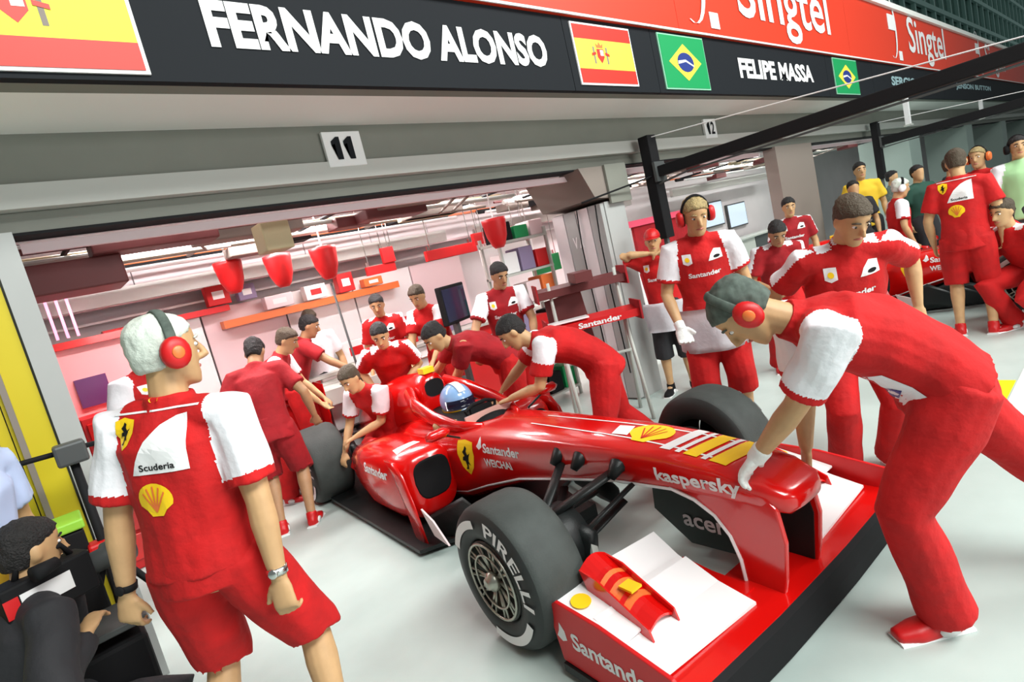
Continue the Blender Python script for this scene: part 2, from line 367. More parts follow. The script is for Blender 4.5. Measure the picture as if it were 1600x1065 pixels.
# ---- ceiling services: rails, ducts, lamps
def rig(x0, x1, label, seed):
    rnd = random.Random(seed)
    t = thing('lighting_rig', label, 'rig', ((x0 + x1) / 2, 4.6, 2.3)); L = (x1 - x0) / 2
    for i, y in enumerate((-.75, -.66, -.5, -.38, -.22, -.1, .08, .3, .48, .6, .82, 1.0, 1.2, 1.38, 1.5)):
        bm = bmesh.new(); tube(bm, [(-L, y, .10 + .04 * (i % 3)), (L, y, .10 + .04 * (i % 3))], [(.02, .03, .014)[i % 3]] * 2, n=8)
        obj('rail', bm, (SIGNW, BROWN, WALLP, MAROON, SIGNW, BLK, SILV, TAN, SIGNW, BROWN, BEAML, MAROON, SIGNW, BLK, ORG)[i], t)
    for i, y in enumerate((-.6, .1, .95)):
        for k in range(3):
            x = -L + .35 + k * (2 * L / 3)
            obj('lamp_tube', bx((x, y - .05, .17), (x + 2 * L / 3 - .5, y + .05, .21)), LAMP, t)
    for i in range(5):
        x = -L + .3 + i * (2 * L - .6) / 4; bm = bmesh.new(); tube(bm, [(x, -.8, .16), (x + rnd.uniform(-.2, .2), 1.4, .16)], [.018, .018], n=6)
        obj('cross_bar', bm, (BLK, BROWN)[i % 2], t)
    for i in range(10):
        x = -L + .1 + rnd.random() * (2 * L - .9); y = rnd.uniform(-.5, 1.1); w = rnd.uniform(.3, .8)
        bevel(obj('duct', bx((x, y, .02 + .03 * (i % 3)), (x + w, y + .22, .11 + .03 * (i % 3))), (MAROON, BROWN, BLK, MAROON, TAN, BROWN, MAROON, BROWN, BLK, BROWN)[i], t), .01)
    for i in range(3):
        x = -L + .5 + rnd.random() * (2 * L - 1.4); bm = bmesh.new(); tube(bm, [(x, -.6, .1), (x + .35, .3, .05), (x + .9, .9, .14)], [.012] * 3, n=6)
        obj('cable', bm, BROWN, t, True)
    obj('edge_fascia', bx((-L, -.82, .02), (L, -.79, .07)), WALLP, t)
    bm = bmesh.new(); box(bm, (-L, 1.5, -.14), (L, 1.56, .0)); obj('rear_fascia', bm, BEAML, t)
    return t
rig(.15, 4.45, 'white and brown lighting rig of rails and ducts under the ceiling of the nearest garage', 3)
rig(4.95, 8.55, 'lighting rig of rails and ducts under the ceiling of the second garage', 5)
rig(9.9, 14.5, 'greenish lighting rig under the ceiling of the third garage', 8)
bevel(obj('rig_box', bx((.12, 4.2, 2.14), (.62, 4.6, 2.32)), MAROON), .01)
tag(bpy.data.objects['rig_box'], 'dark maroon box under the ceiling at the left end of the near garage', 'box')
bevel(tag(obj('rig_box', bx((1.42, 4.0, 2.16), (1.62, 4.2, 2.36)), TAN), 'tan square box hanging from the near lighting rig', 'box'), .01)

# hanging red tapered shades
def shade(x, y, z, label):
    t = thing('hanging_lamp', label, 'lamp', (x, y, z), 0, 'red tapered shades hanging from the rig')
    bm = bmesh.new(); R = []
    for zz, r in ((.30, .125), (.27, .125), (.12, .105), (.03, .07), (0, .045)):
        R.append([V((r * math.cos(2 * PI * k / 20), r * math.sin(2 * PI * k / 20), zz)) for k in range(20)])
    loft(bm, R); obj('shade', bm, REDG, t, True)
    bm = bmesh.new(); tube(bm, [(0, 0, .3), (0, 0, 2.86 - z)], [.008, .008], n=6); obj('cord', bm, SIGNW, t)
    bm = bmesh.new(); tube(bm, [(0, 0, .285), (0, 0, .315)], [.05, .05], n=12); obj('collar', bm, SIGNW, t)
shade(1.63, 5.70, 2.02, 'first red tapered shade from the left under the near rig')
shade(1.98, 5.40, 1.97, 'middle red tapered shade of the three hanging together')
shade(2.31, 5.12, 1.94, 'third red tapered shade from the left, above a thin dark pole')
shade(3.87, 4.45, 1.86, 'red tapered shade hanging alone near the partition wall')
bm = bmesh.new(); tube(bm, [(2.30, 5.12, 1.9), (2.36, 5.12, 0)], [.012, .012], n=6); tag(obj('thin_pole', bm, DGREY, None, True), 'thin dark pole below the third red shade', 'pole')
# ------------------------------------------------------------------ the racing car (local frame: x to the car's left, y rearward, z up)
def se_ring(y, zb, zt, hw, p=3.2, n=24, xo=0.0, drop=0.0):
    r = []
    for k in range(n):
        a = 2 * PI * k / n; ca, sa = math.cos(a), math.sin(a)
        x = math.copysign(abs(ca) ** (2 / p), ca) * hw; z = math.copysign(abs(sa) ** (2 / p), sa)
        if z < 0: x *= (1 - .12 * -z)
        r.append(V((xo + x, y, (zb + zt) / 2 + z * (zt - zb) / 2 - drop * abs(x / hw) ** 2)))
    return r
def make_wheel(car, x, y, r, w, side, white):
    """wheel part with tyre, rim and nut as sub-parts; side=-1 outer face looks to -x"""
    o = x; h = w / 2
    bm = bmesh.new()
    prof = [(-h + .03, .185), (-h + .006, .20), (-h - .004, .235), (-h + .004, .29), (-h + .022, r - .018), (-h + .05, r - .004), (-h + .10, r), (h - .10, r), (h - .05, r - .004), (h - .022, r - .018), (h - .004, .29), (h + .004, .235), (h - .006, .20), (h - .03, .185)]
    R = [[V((o + px, y + pr * math.cos(2 * PI * k / 56), r + pr * math.sin(2 * PI * k / 56))) for k in range(56)] for px, pr in prof]
    loft(bm, R, cap=False)
    for f in bm.faces:
        c = f.calc_center_median(); d = math.hypot(c.y - y, c.z - r); f.material_index = 0 if d > r - .012 else 1
    tyre = obj('tyre', bm, (TYRE, TYS), car, True)
    ox = o + side * h
    # rim: dish, ring, spokes
    bm = bmesh.new()
    prof = [(0.012, .188), (.0, .182), (.012, .172), (.05, .165), (.07, .05), (.05, .0)]
    R = [[V((ox - side * px, y + pr * math.cos(2 * PI * k / 40), r + pr * math.sin(2 * PI * k / 40))) for k in range(40)] for px, pr in prof[:-1]]
    loft(bm, R, cap=False); bm.faces.new([bm.verts.new(p) for p in R[-1]])
    rim = obj('rim', bm, (mat('rim_dark', (.05, .05, .045), .4, metal=.8),), tyre, True)
    bm = bmesh.new(); tube(bm, [(ox + side * .004, y, r), (ox + side * .004 + .0001, y, r)], [.001, .001], n=4)
    bm.free(); bm = bmesh.new()
    for rr, t in ((.176, .007), (.125, .005)):
        ring = [V((ox + side * .002, y + rr * math.cos(a), r + rr * math.sin(a))) for a in [2 * PI * k / 36 for k in range(37)]]
        tube(bm, ring, t, side=(1, 0, 0), n=6, cap=False)
    for k in range(10):
        for da in (-.10, .10):
            a = 2 * PI * k / 10
            p0 = V((ox - side * .02, y + .045 * math.cos(a), r + .045 * math.sin(a))); p1 = V((ox, y + .172 * math.cos(a + da), r + .172 * math.sin(a + da)))
            tube(bm, [p0, p1], [.009, .006], n=6)
    obj('spokes', bm, RIM, tyre, True)
    bm = bmesh.new(); lathe(bm, [(-.03, .045), (.01, .045), (.018, .03), (.03, .026), (.03, .001)], 16, Matrix.Translation((ox, y, r)) @ (Matrix.Identity(4) if side > 0 else Matrix.Rotation(PI, 4, 'Z')))
    obj('wheel_nut', bm, RIM, tyre, True)
    if white:
        bm = bmesh.new(); X = ox + side * .0065
        def arc(a0, a1, r0, r1, xx=X):
            n = max(3, int(abs(a1 - a0) / .08))
            for i in range(n):
                a, b = a0 + (a1 - a0) * i / n, a0 + (a1 - a0) * (i + 1) / n
                bm.faces.new([bm.verts.new((xx, y + q * math.cos(t), r + q * math.sin(t))) for q, t in ((r0, a), (r1, a), (r1, b), (r0, b))])
        def blob(s, amid, span, r0, r1):
            # lettering bent round the sidewall
            tb = text_bm(s, span, 1.0, .02)
            bmesh.ops.subdivide_edges(tb, edges=[e for e in tb.edges if e.calc_length() > .12], cuts=1); bmesh.ops.triangulate(tb, faces=tb.faces[:])
            dirn = 1 if side < 0 else -1
            for v in tb.verts:
                a = amid + dirn * v.co.x; q = (r0 + r1) / 2 + v.co.y * (r1 - r0)
                # angle measured so the word reads clockwise seen from outside
                v.co = V((X, y + q * math.cos(a), r + q * math.sin(a)))
            me = bpy.data.meshes.new('x'); tb.to_mesh(me); tb.free(); bm.from_mesh(me); bpy.data.meshes.remove(me)
        def done(nm):
            nonlocal bm
            obj(nm, bm, SIGNW, tyre); bm = bmesh.new()
        blob('PIRELLI', PI * .80 if side < 0 else PI * .80, 1.5, .238, .308); done('sidewall_lettering')
        arc(-PI * .86, -PI * .42, .250, .290); done('sidewall_arc')
        arc(PI * .12, PI * .45, .250, .290); bb = bm; obj('sidewall_arc', bb, SIGNW, tyre)
    return tyre

def shield(bvh, par, o, ax, ay, s, horse=True):
    pts = [(-.42, .55), (0, .60), (.42, .55), (.44, .1), (.30, -.32), (0, -.62), (-.30, -.32), (-.44, .1)]
    e = obj('emblem', project(poly_bm([(x * s, y * s) for x, y in pts]), o, ax, ay, bvh, .003, s * .2), YEL, par)
    if horse:
        h = [(-.10, -.40), (-.02, -.30), (-.06, -.12), (-.20, -.10), (-.24, -.22), (-.16, .02), (-.06, .06), (-.14, .20), (-.04, .30), (.02, .42), (.10, .34), (.06, .22), (.10, .10), (.24, .18), (.14, .02), (.10, -.12), (.18, -.26), (.06, -.2), (.04, -.4)]
        obj('horse_figure', project(poly_bm([(x * s, y * s) for x, y in h]), o, ax, ay, bvh, .005, s * .2), BLK, e)
    return e

def make_car(name, label, loc, rz, full=True):
    car = thing(name, label, 'racing car', loc, rz)
    # nose and tub
    st = [(-1.00, .53, .585, .09, .0), (-.97, .505, .61, .135, .0), (-.88, .50, .65, .16, .0), (-.7, .51, .685, .172, 0), (-.45, .51, .71, .182, 0), (-.1, .485, .72, .195, 0), (.3, .42, .715, .215, 0),
          (.7, .35, .71, .25, .01), (1.05, .24, .695, .285, .02), (1.3, .15, .68, .32, .03), (1.6, .10, .66, .34, .04), (2.1, .08, .64, .35, .05), (2.4, .08, .6, .3, .05)]
    bm = bmesh.new(); loft(bm, [se_ring(y, zb, zt, hw, 4.5, 28, 0, d) for y, zb, zt, hw, d in st])
    tub = obj('nose_and_tub', bm, RED, car, True)
    bv = bvh_of([tub])
    # underside lower lip: white pin line along the chassis edge
    bm = bmesh.new()
    for s in (-1, 1):
        L = [V((s * (hw * .862 + .004), y, (zb + zt) / 2 - .735 * (zt - zb) / 2)) for y, zb, zt, hw, d in st[4:11]]
        tube(bm, L, .008, n=6)
    obj('edge_line', bm, WHP, car)
    # vanity step strip on top: white lines
    for s in (-1, 1):
        bm = poly_bm([(s * .085, .75), (s * .097, .75), (s * .075, -.55), (s * .065, -.55)] if s > 0 else [(s * .097, .75), (s * .085, .75), (s * .065, -.55), (s * .075, -.55)])
        obj('pinstripe', project(bm, (0, 0.1, .9), (-1, 0, 0), (0, -1, 0), bv, .003, .08), SIGNW, tub)
    # round yellow shell emblem and bands on top of the nose
    shell = [(-.10, -.075)] + [(.125 * math.cos(a) * (1 + .05 * math.cos(9 * a)), .10 * math.sin(a) + .01) for a in [-.3 + i * (PI + .6) / 16 for i in range(17)]][::-1][::-1] + []
    shell = [(.04, -.10), (.06, -.07)] + [(.125 * math.cos(a), .10 * math.sin(a) + .01) for a in [-.35 + i * (PI + .7) / 16 for i in range(17)]] + [(-.06, -.07), (-.04, -.10)]
    e = obj('shell_emblem', project(poly_bm(shell), (0, -.24, .9), (0, -1, 0), (1, 0, 0), bv, .0035, .04), YEL, tub)
    bm = bmesh.new()
    for k in range(5):
        a = PI * (.18 + .16 * k); q = V((math.cos(a), math.sin(a), 0)); n_ = V((-q.y, q.x, 0)) * .004
        bm.faces.new([bm.verts.new(p) for p in (V((0, -.07, 0)) - n_, V((0, -.07, 0)) + n_, q * .085 + n_, q * .085 - n_)])
    obj('emblem_rib', project(bm, (0, -.24, .9), (0, -1, 0), (1, 0, 0), bv, .005, .03), FRED, e)
    for y0, y1, m in ((-.40, -.46, SIGNW), (-.485, -.51, SIGNW), (-.53, -.60, YEL), (-.62, -.645, SIGNW), (-.66, -.74, YEL)):
        bm = poly_bm([(-.13, -y0 + .03), (.12, -y0 - .01), (.12, -y1 - .01), (-.13, -y1 + .03)])
        obj('nose_band', project(bm, (0, 0, .9), (-1, 0, 0), (0, -1, 0), bv, .0035, .05), m, tub)
    bm = poly_bm([(-.05, .16), (.06, .20), (.07, .10), (-.04, .06)]); obj('nose_band', project(bm, (0, .06, .9), (-1, 0, 0), (0, -1, 0), bv, .0035, .05), SIGNW, tub)
    # side lettering, both sides
    for s in (-1, 1):
        ax = (0, -1, 0) if s < 0 else (0, 1, 0)
        for txt, y, z, w, h in (('Santander', .78, .585, .36, .062), ('WEICHAI', .84, .49, .26, .055), ('kaspersky', -.60, .60, .42, .085)):
            lt = project(text_bm(txt, w, h, .03), (s * .4, y, z), ax, (0, 0, 1), bv, .003, .05)
            obj('lettering', lt, SIGNW, tub)
        bm = poly_bm([(-.03, 0), (0, -.02), (.03, 0), (.02, .04), (0, .06), (-.01, .02)]); obj('flame_mark', project(bm, (s * .4, .78 + (.22 if s < 0 else -.22), .59), ax, (0, 0, 1), bv, .003, .03), SIGNW, tub)
        shield(bv, tub, (s * .5, 1.16, .50), ax, (0, 0, 1), .20)
    # cockpit
    bm = bmesh.new(); tube(bm, [(0, 1.12, .665), (0, 1.25, .67), (0, 1.5, .672), (0, 1.85, .67), (0, 1.98, .66)], [(.06, .04), (.17, .04), (.225, .045), (.20, .045), (.1, .04)], side=(1, 0, 0), n=20); obj('cockpit_opening', bm, BLK, car, True)
    for s in (-1, 1):
        bm = bmesh.new(); tube(bm, [(s * .15, 1.1, .67), (s * .235, 1.3, .685), (s * .26, 1.55, .72), (s * .25, 1.85, .78), (s * .17, 2.1, .84)], [(.02, .03), (.03, .04), (.035, .055), (.04, .07), (.05, .08)], side=(1, 0, 0), n=12); obj('cockpit_side', bm, RED, car, True)
        bm = bmesh.new(); tube(bm, [(s * .3, 1.18, .64), (s * .44, 1.14, .72)], [.008, .008], n=6); mi = obj('mirror_arm', bm, CARB, car)
        bm = bmesh.new(); tube(bm, [(s * .39, 1.14, .73), (s * .43, 1.13, .735), (s * .53, 1.13, .735), (s * .56, 1.14, .73)], [(.02, .02), (.035, .03), (.035, .03), (.015, .02)], side=(0, 0, 1), n=12); obj('mirror', bm, RED, car, True)
    bm = bmesh.new(); tube(bm, [(-.11, 1.32, .70), (-.13, 1.33, .75), (-.06, 1.34, .775), (.06, 1.34, .775), (.13, 1.33, .75), (.11, 1.32, .70)], .014, n=8); box(bm, (-.09, 1.32, .69), (.09, 1.345, .755)); obj('steering_wheel', bm, BLK, car)
    bm = bmesh.new(); box(bm, (-.2, 1.22, .685), (.2, 1.235, .74)); obj('windscreen', bm, mat('tinted_screen', (.6, .35, .3), .1), car)
    # engine cover with roll hoop intake
    bm = bmesh.new()
    loft(bm, [se_ring(y, zb, zt, hw, 2.4, 22) for y, zb, zt, hw in ((1.98, .60, .95, .10), (2.02, .55, .985, .135), (2.2, .4, .985, .17), (2.6, .3, .94, .2), (3.0, .25, .84, .19), (3.5, .2, .66, .13), (3.9, .2, .46, .06))])
    obj('engine_cover', bm, RED, car, True)
    bm = bmesh.new(); tube(bm, [(0, 1.972, .865), (0, 2.0, .865)], [(.085, .07), (.085, .07)], side=(1, 0, 0), n=18, power=2.6); obj('air_intake', bm, BLK, car)
    bm = bmesh.new(); box(bm, (-.05, 2.0, .985), (.05, 2.1, 1.03)); obj('camera_pod', bm, YEL, car)
    # sidepods
    for s in (-1, 1):
        bm = bmesh.new(); R = []
        for y, zb, zt, x0, x1 in ((1.38, .17, .57, .30, .63), (1.44, .12, .60, .28, .68), (1.65, .09, .62, .26, .72), (2.1, .08, .60, .24, .72), (2.6, .07, .50, .2, .62), (3.0, .07, .38, .14, .42), (3.4, .08, .30, .1, .24)):
            R.append(se_ring(y, zb, zt, (x1 - x0) / 2, 3.6, 24, s * (x0 + x1) / 2))
        loft(bm, R); pod = obj('sidepod', bm, RED, car, True)
        bm = bmesh.new(); loft(bm, [se_ring(y, zb, zt, hw, 3.4, 20, s * .47) for y, zb, zt, hw in ((1.372, .27, .53, .135), (1.377, .26, .54, .14), (1.40, .26, .54, .14))]); obj('sidepod_intake', bm, BLK, car)
        pv = bvh_of([pod]); obj('lettering', project(text_bm('Santander', .42, .075, .03), (s * .9, 1.80, .47), (0, s, 0) if s > 0 else (0, -1, 0), (0, 0, 1), pv, .003, .05), SIGNW, car)
        bm = poly_bm([(-.10, .02), (.10, .045), (.09, -.045), (-.08, -.04)]); obj('white_flash', project(bm, (s * .52, 1.58, .9), (-1, 0, 0), (0, -1, 0), pv, .003, .05), SIGNW, car)
        # side deflector and bargeboards
        bm = bmesh.new(); loft(bm, [[V((s * (.70 + b), y, z)) for y, b in ((1.20 + l, 0), (1.26 + l, .012), (1.36 + l, .012), (1.40 + l, 0), (1.36 + l, -.012), (1.26 + l, -.012))] for z, l in ((.06, 0), (.3, .05), (.5, .12), (.58, .2))]); obj('side_deflector', bm, RED, car, True)
        for k in range(3):
            bm = bmesh.new(); tube(bm, [(s * (.26 + .09 * k), .38 + .16 * k, .12), (s * (.31 + .1 * k), .62 + .16 * k, .17 + .03 * k), (s * (.40 + .1 * k), .98 + .14 * k, .12)], [(.008, .07), (.008, .13), (.008, .08)], side=(1, 0, 0), n=8); obj('bargeboard', bm, CARB, car, True)
        bm = poly_bm([(0, 0), (.17, .02), (.22, .20), (.06, .14)]); bm2 = bmesh.new(); bm.free()
        prism(bm2, [(s * .66, .96, .10), (s * .66, 1.14, .12), (s * .68, 1.20, .30), (s * .68, 1.06, .25)], (s * .012, 0, 0)); obj('turning_vane', bm2, mat('pink_white_paint', (.8, .62, .62), .4), car)
        # exhaust / coanda hump, rear brake duct
        bm = bmesh.new(); tube(bm, [(s * .46, 2.3, .5), (s * .44, 2.6, .48), (s * .38, 2.85, .4)], [(.06, .05), (.06, .05), (.05, .04)], side=(1, 0, 0), n=12); obj('exhaust_fairing', bm, REDG, car, True)
    # floor
    bm = bmesh.new(); prism(bm, [(x, y, .035) for x, y in ((-.12, .45), (.12, .45), (.30, 1.0), (.78, 1.18), (.80, 2.9), (.45, 3.5), (-.45, 3.5), (-.80, 2.9), (-.78, 1.18), (-.30, 1.0))], (0, 0, .025)); obj('floor_plank', bm, CARB, car)
    bm = bmesh.new(); prism(bm, [(-.12, .45, .062), (.12, .45, .062), (.16, .9, .062), (-.16, .9, .062)], (0, 0, .07)); obj('splitter', bm, CARB, car)
    # suspension
    for y0, zr in ((0.0, .34), (3.1, .335)):
        for s in (-1, 1):
            inn = .17 if y0 == 0 else .15; zt = .60 if y0 == 0 else .45; zb = .42 if y0 == 0 else .25; w0 = .58
            for a, b, r in (((s * inn, y0 - .16, zt), (s * w0, y0 + .0, .47), (.016, .036)), ((s * inn, y0 + .28, zt - .02), (s * w0, y0 + .02, .47), (.012, .028)), ((s * inn, y0 - .14, zb), (s * w0, y0, .20), (.012, .03)), ((s * inn, y0 + .34, zb - .03), (s * w0, y0 + .02, .20), (.012, .03)),
                            ((s * inn, y0 + .06, zb), (s * w0, y0 + .03, .43), (.011, .018)), ((s * inn, y0 - .22, zt - .08), (s * w0, y0 - .10, .33), (.010, .018))):
                bm = bmesh.new(); tube(bm, [a, b], [r, r], side=(0, 0, 1), n=8); obj('wishbone', bm, CARB, car, True)
            if y0 == 0:
                for yy in (-.17, .10, .27):
                    bm = bmesh.new(); tube(bm, [(s * .13, yy, .60), (s * .20, yy, .62), (s * .25, yy + .01, .57)], [(.04, .035), (.045, .04), (.02, .02)], side=(0, 1, 0), n=10); obj('suspension_bracket', bm, CARB, car, True)
            # brake duct drum
            bm = bmesh.new(); lathe(bm, [(-.10, .10), (-.09, .155), (.08, .165), (.09, .12)], 24, Matrix.Translation((s * (.52), y0, zr))); obj('brake_drum', bm, CARB, car, True)
            bm = bmesh.new(); tube(bm, [(s * .46, y0 - .17, .30), (s * .47, y0 - .10, .32), (s * .50, y0, .33)], [(.04, .11), (.045, .12), (.04, .10)], side=(1, 0, 0), n=12, power=3); obj('brake_duct', bm, CARB, car, True)
            bm = bmesh.new(); tube(bm, [(s * .455, y0 - .178, .30), (s * .46, y0 - .165, .30)], [(.028, .085), (.028, .085)], side=(1, 0, 0), n=12, power=3); obj('duct_mouth', bm, SILV, car)
    # wheels
    for s in (-1, 1):
        make_wheel(car, s * .775, 0.0, .342, .30, s, True); make_wheel(car, s * .73, 3.1, .342, .36, s, True)
    # nose pylons
    for s in (-1, 1):
        prof = [(-.94, .54), (-.955, .40), (-.93, .24), (-.91, .165), (-.745, .165), (-.74, .27), (-.71, .37), (-.65, .45), (-.56, .50), (-.45, .53), (-.45, .57), (-.9, .58)]
        bm = bmesh.new(); prism(bm, [(s * .125, y, z) for y, z in prof], (s * .026, 0, 0)); bevel(obj('nose_pylon', bm, RED, car), .008)
        bm = bmesh.new(); tube(bm, [(s * .152, -.745, .17), (s * .152, -.74, .27), (s * .152, -.71, .37), (s * .152, -.65, .45), (s * .155, -.56, .505), (s * .162, -.44, .54)], .0085, n=6); obj('pylon_edge_line', bm, WHP, car)
        bm = bmesh.new(); prism(bm, [(s * .118, y, z) for y, z in ((-.91, .50), (-.93, .40), (-.90, .18), (-.76, .18), (-.755, .27), (-.73, .37), (-.66, .46), (-.6, .50))], (s * .006, 0, 0)); obj('pylon_inner_skin', bm, CARB, car)
        if s < 0: continue
        # dark turning vane with white lettering, hanging under the nose behind the pylons
        bm = bmesh.new(); prism(bm, [(0.0, y, z) for y, z in ((-.74, .18), (-.36, .16), (-.16, .30), (-.18, .48), (-.60, .50), (-.72, .36))], (s * .008, 0, 0)); obj('under_nose_vane', bm, mat('dark_green_carbon', (.02, .035, .03), .4), car)
    obj('lettering', place(text_bm('acer', .24, .06, .02), (-.006, -.46, .285), (0, -1, 0), (0, 0, 1)), SIGNW, car)
    # front wing: black lip, red plane across, white flaps, endplates, cascades
    def wingstrip(x0, x1, ys, zs, th, m, nm, n=8, sweep=0.0, lift=0.0):
        bm = bmesh.new(); R = []
        for i in range(n + 1):
            t = i / n; x = x0 + (x1 - x0) * t; k = abs(x) / .85
            off = sweep * max(0, k - .3); zz = lift * k * k
            up = [V((x, y + off, z + zz)) for y, z in zip(ys, zs)]
            R.append(up + [p - V((0, 0, th)) for p in up[::-1]])
        loft(bm, R); return obj(nm, bm, m, car, False)
    wingstrip(-.86, .86, (-.985, -.975, -.955), (.085, .15, .17), .07, BLK, 'wing_lip', 12, .03)
    wingstrip(-.84, .86, (-.955, -.88, -.76, -.64), (.172, .178, .180, .165), .018, RED, 'main_plane', 12, .03)
    for s in (-1, 1):
        wingstrip(s * .27, s * .80, (-.86, -.70, -.55), (.19, .225, .29), .012, WHP, 'wing_flap', 8, .06, .01)
        wingstrip(s * .24, s * .80, (-.62, -.48, -.36), (.20, .26, .34), .010, WHP, 'wing_flap', 8, .10, .01)
        wingstrip(s * .18, s * .34, (-.80, -.60, -.45), (.185, .19, .21), .012, RED, 'flap_root', 3, 0)
        # endplate
        prof = [(-1.00, .07), (-.99, .20), (-.93, .285), (-.60, .335), (-.36, .345), (-.30, .30), (-.33, .07)]
        bm = bmesh.new(); prism(bm, [(s * .845, y, z) for y, z in prof], (s * .018, 0, 0)); ep = bevel(obj('endplate', bm, REDG, car), .004)
        if True:
            lt = place(text_bm('Santander', .44, .075, .03), (s * .8645, -.64, .20), (0, -1, 0) if s < 0 else (0, 1, 0), (0, 0, 1)); obj('lettering', lt, SIGNW, ep)
            obj('flame_mark', place(poly_bm([(-.03, -.02), (0, -.035), (.03, -.02), (.025, .02), (0, .05), (-.012, .01)]), (s * .8645, -.64 + (.28 if s < 0 else -.28), .205), (0, -1, 0) if s < 0 else (0, 1, 0), (0, 0, 1)), SIGNW, ep)
        bm = bmesh.new(); prism(bm, [(s * .845, y, z) for y, z in ((-.98, .03), (-.98, .068), (-.34, .068), (-.34, .03))], (s * .03, 0, 0)); obj('footplate', bm, CARB, car)
        # outer white tray with yellow emblem
        wingstrip(s * .70, s * .842, (-.66, -.48, -.30), (.26, .30, .335), .010, WHP, 'outer_tray', 4)
        obj('round_emblem', place(poly_bm(oval(.085, .085)), (s * .775, -.42, .322), V((-1, 0, 0)), V((0, -1, -.18))), YEL, car)
        # cascade winglets
        for k in range(3):
            bm = bmesh.new(); R = []
            for i in range(7):
                t = i / 6; x = s * (.55 + .15 * t); z = .265 + .045 * k + .03 * math.sin(t * PI)
                y = -.62 + .095 * k
                R.append([V((x, y - .07, z - .02)), V((x, y, z + .005)), V((x, y + .07, z + .045)), V((x, y + .07, z + .036)), V((x, y, z - .006)), V((x, y - .07, z - .03))])
            loft(bm, R); obj('cascade_winglet', bm, (RED, ORG, RED)[k], car)
        for x in (.55, .70):
            bm = bmesh.new(); prism(bm, [(s * x, y, z) for y, z in ((-.72, .20), (-.70, .27), (-.46, .385), (-.36, .40), (-.42, .24))], (s * .008, 0, 0)); obj('cascade_fin', bm, RED, car)
        obj('yellow_patch', bx((min(s * .60, s * .66), -.60, .352), (max(s * .60, s * .66), -.53, .362)) , YEL, car)
    # rear wing
    for s in (-1, 1):
        bm = bmesh.new(); prism(bm, [(s * .37, y, z) for y, z in ((3.7, .95), (4.15, .97), (4.15, .60), (4.05, .35), (3.85, .35), (3.72, .6))], (s * .012, 0, 0)); obj('rear_endplate', bm, RED, car)
        for y, z in ((3.75, .62),):
            pass
    for ys, zs in (((3.72, 3.85, 4.0), (.86, .845, .88)), ((3.98, 4.06, 4.12), (.89, .92, .97))):
        bm = bmesh.new(); loft(bm, [[V((x, y, z)) for y, z in zip(ys, zs)] + [V((x, y, z - .02)) for y, z in zip(ys[::-1], zs[::-1])] for x in (-.37, .37)]); obj('rear_wing_plane', bm, SILV, car)
    bm = bmesh.new(); box(bm, (-.37, 3.70, .70), (.37, 3.72, .86)); obj('rear_wing_board', bm, SILV, car)
    bm = bmesh.new(); box(bm, (-.36, 4.0, .33), (.36, 4.1, .36)); box(bm, (-.05, 3.5, .2), (.05, 4.1, .34)); obj('rear_crash_structure', bm, CARB, car)
    return car
CAR_O = V((2.18, 1.945, 0)); CAR_R = -math.radians(5.4)
car = make_car('racing_car', 'red open-wheel racing car being pushed backwards into the near garage', CAR_O, CAR_R)
car2 = copy_tree(car); car2.location = (8.0, .78, 0)
tag(car2, 'second red racing car half hidden behind the mechanics at the right edge')
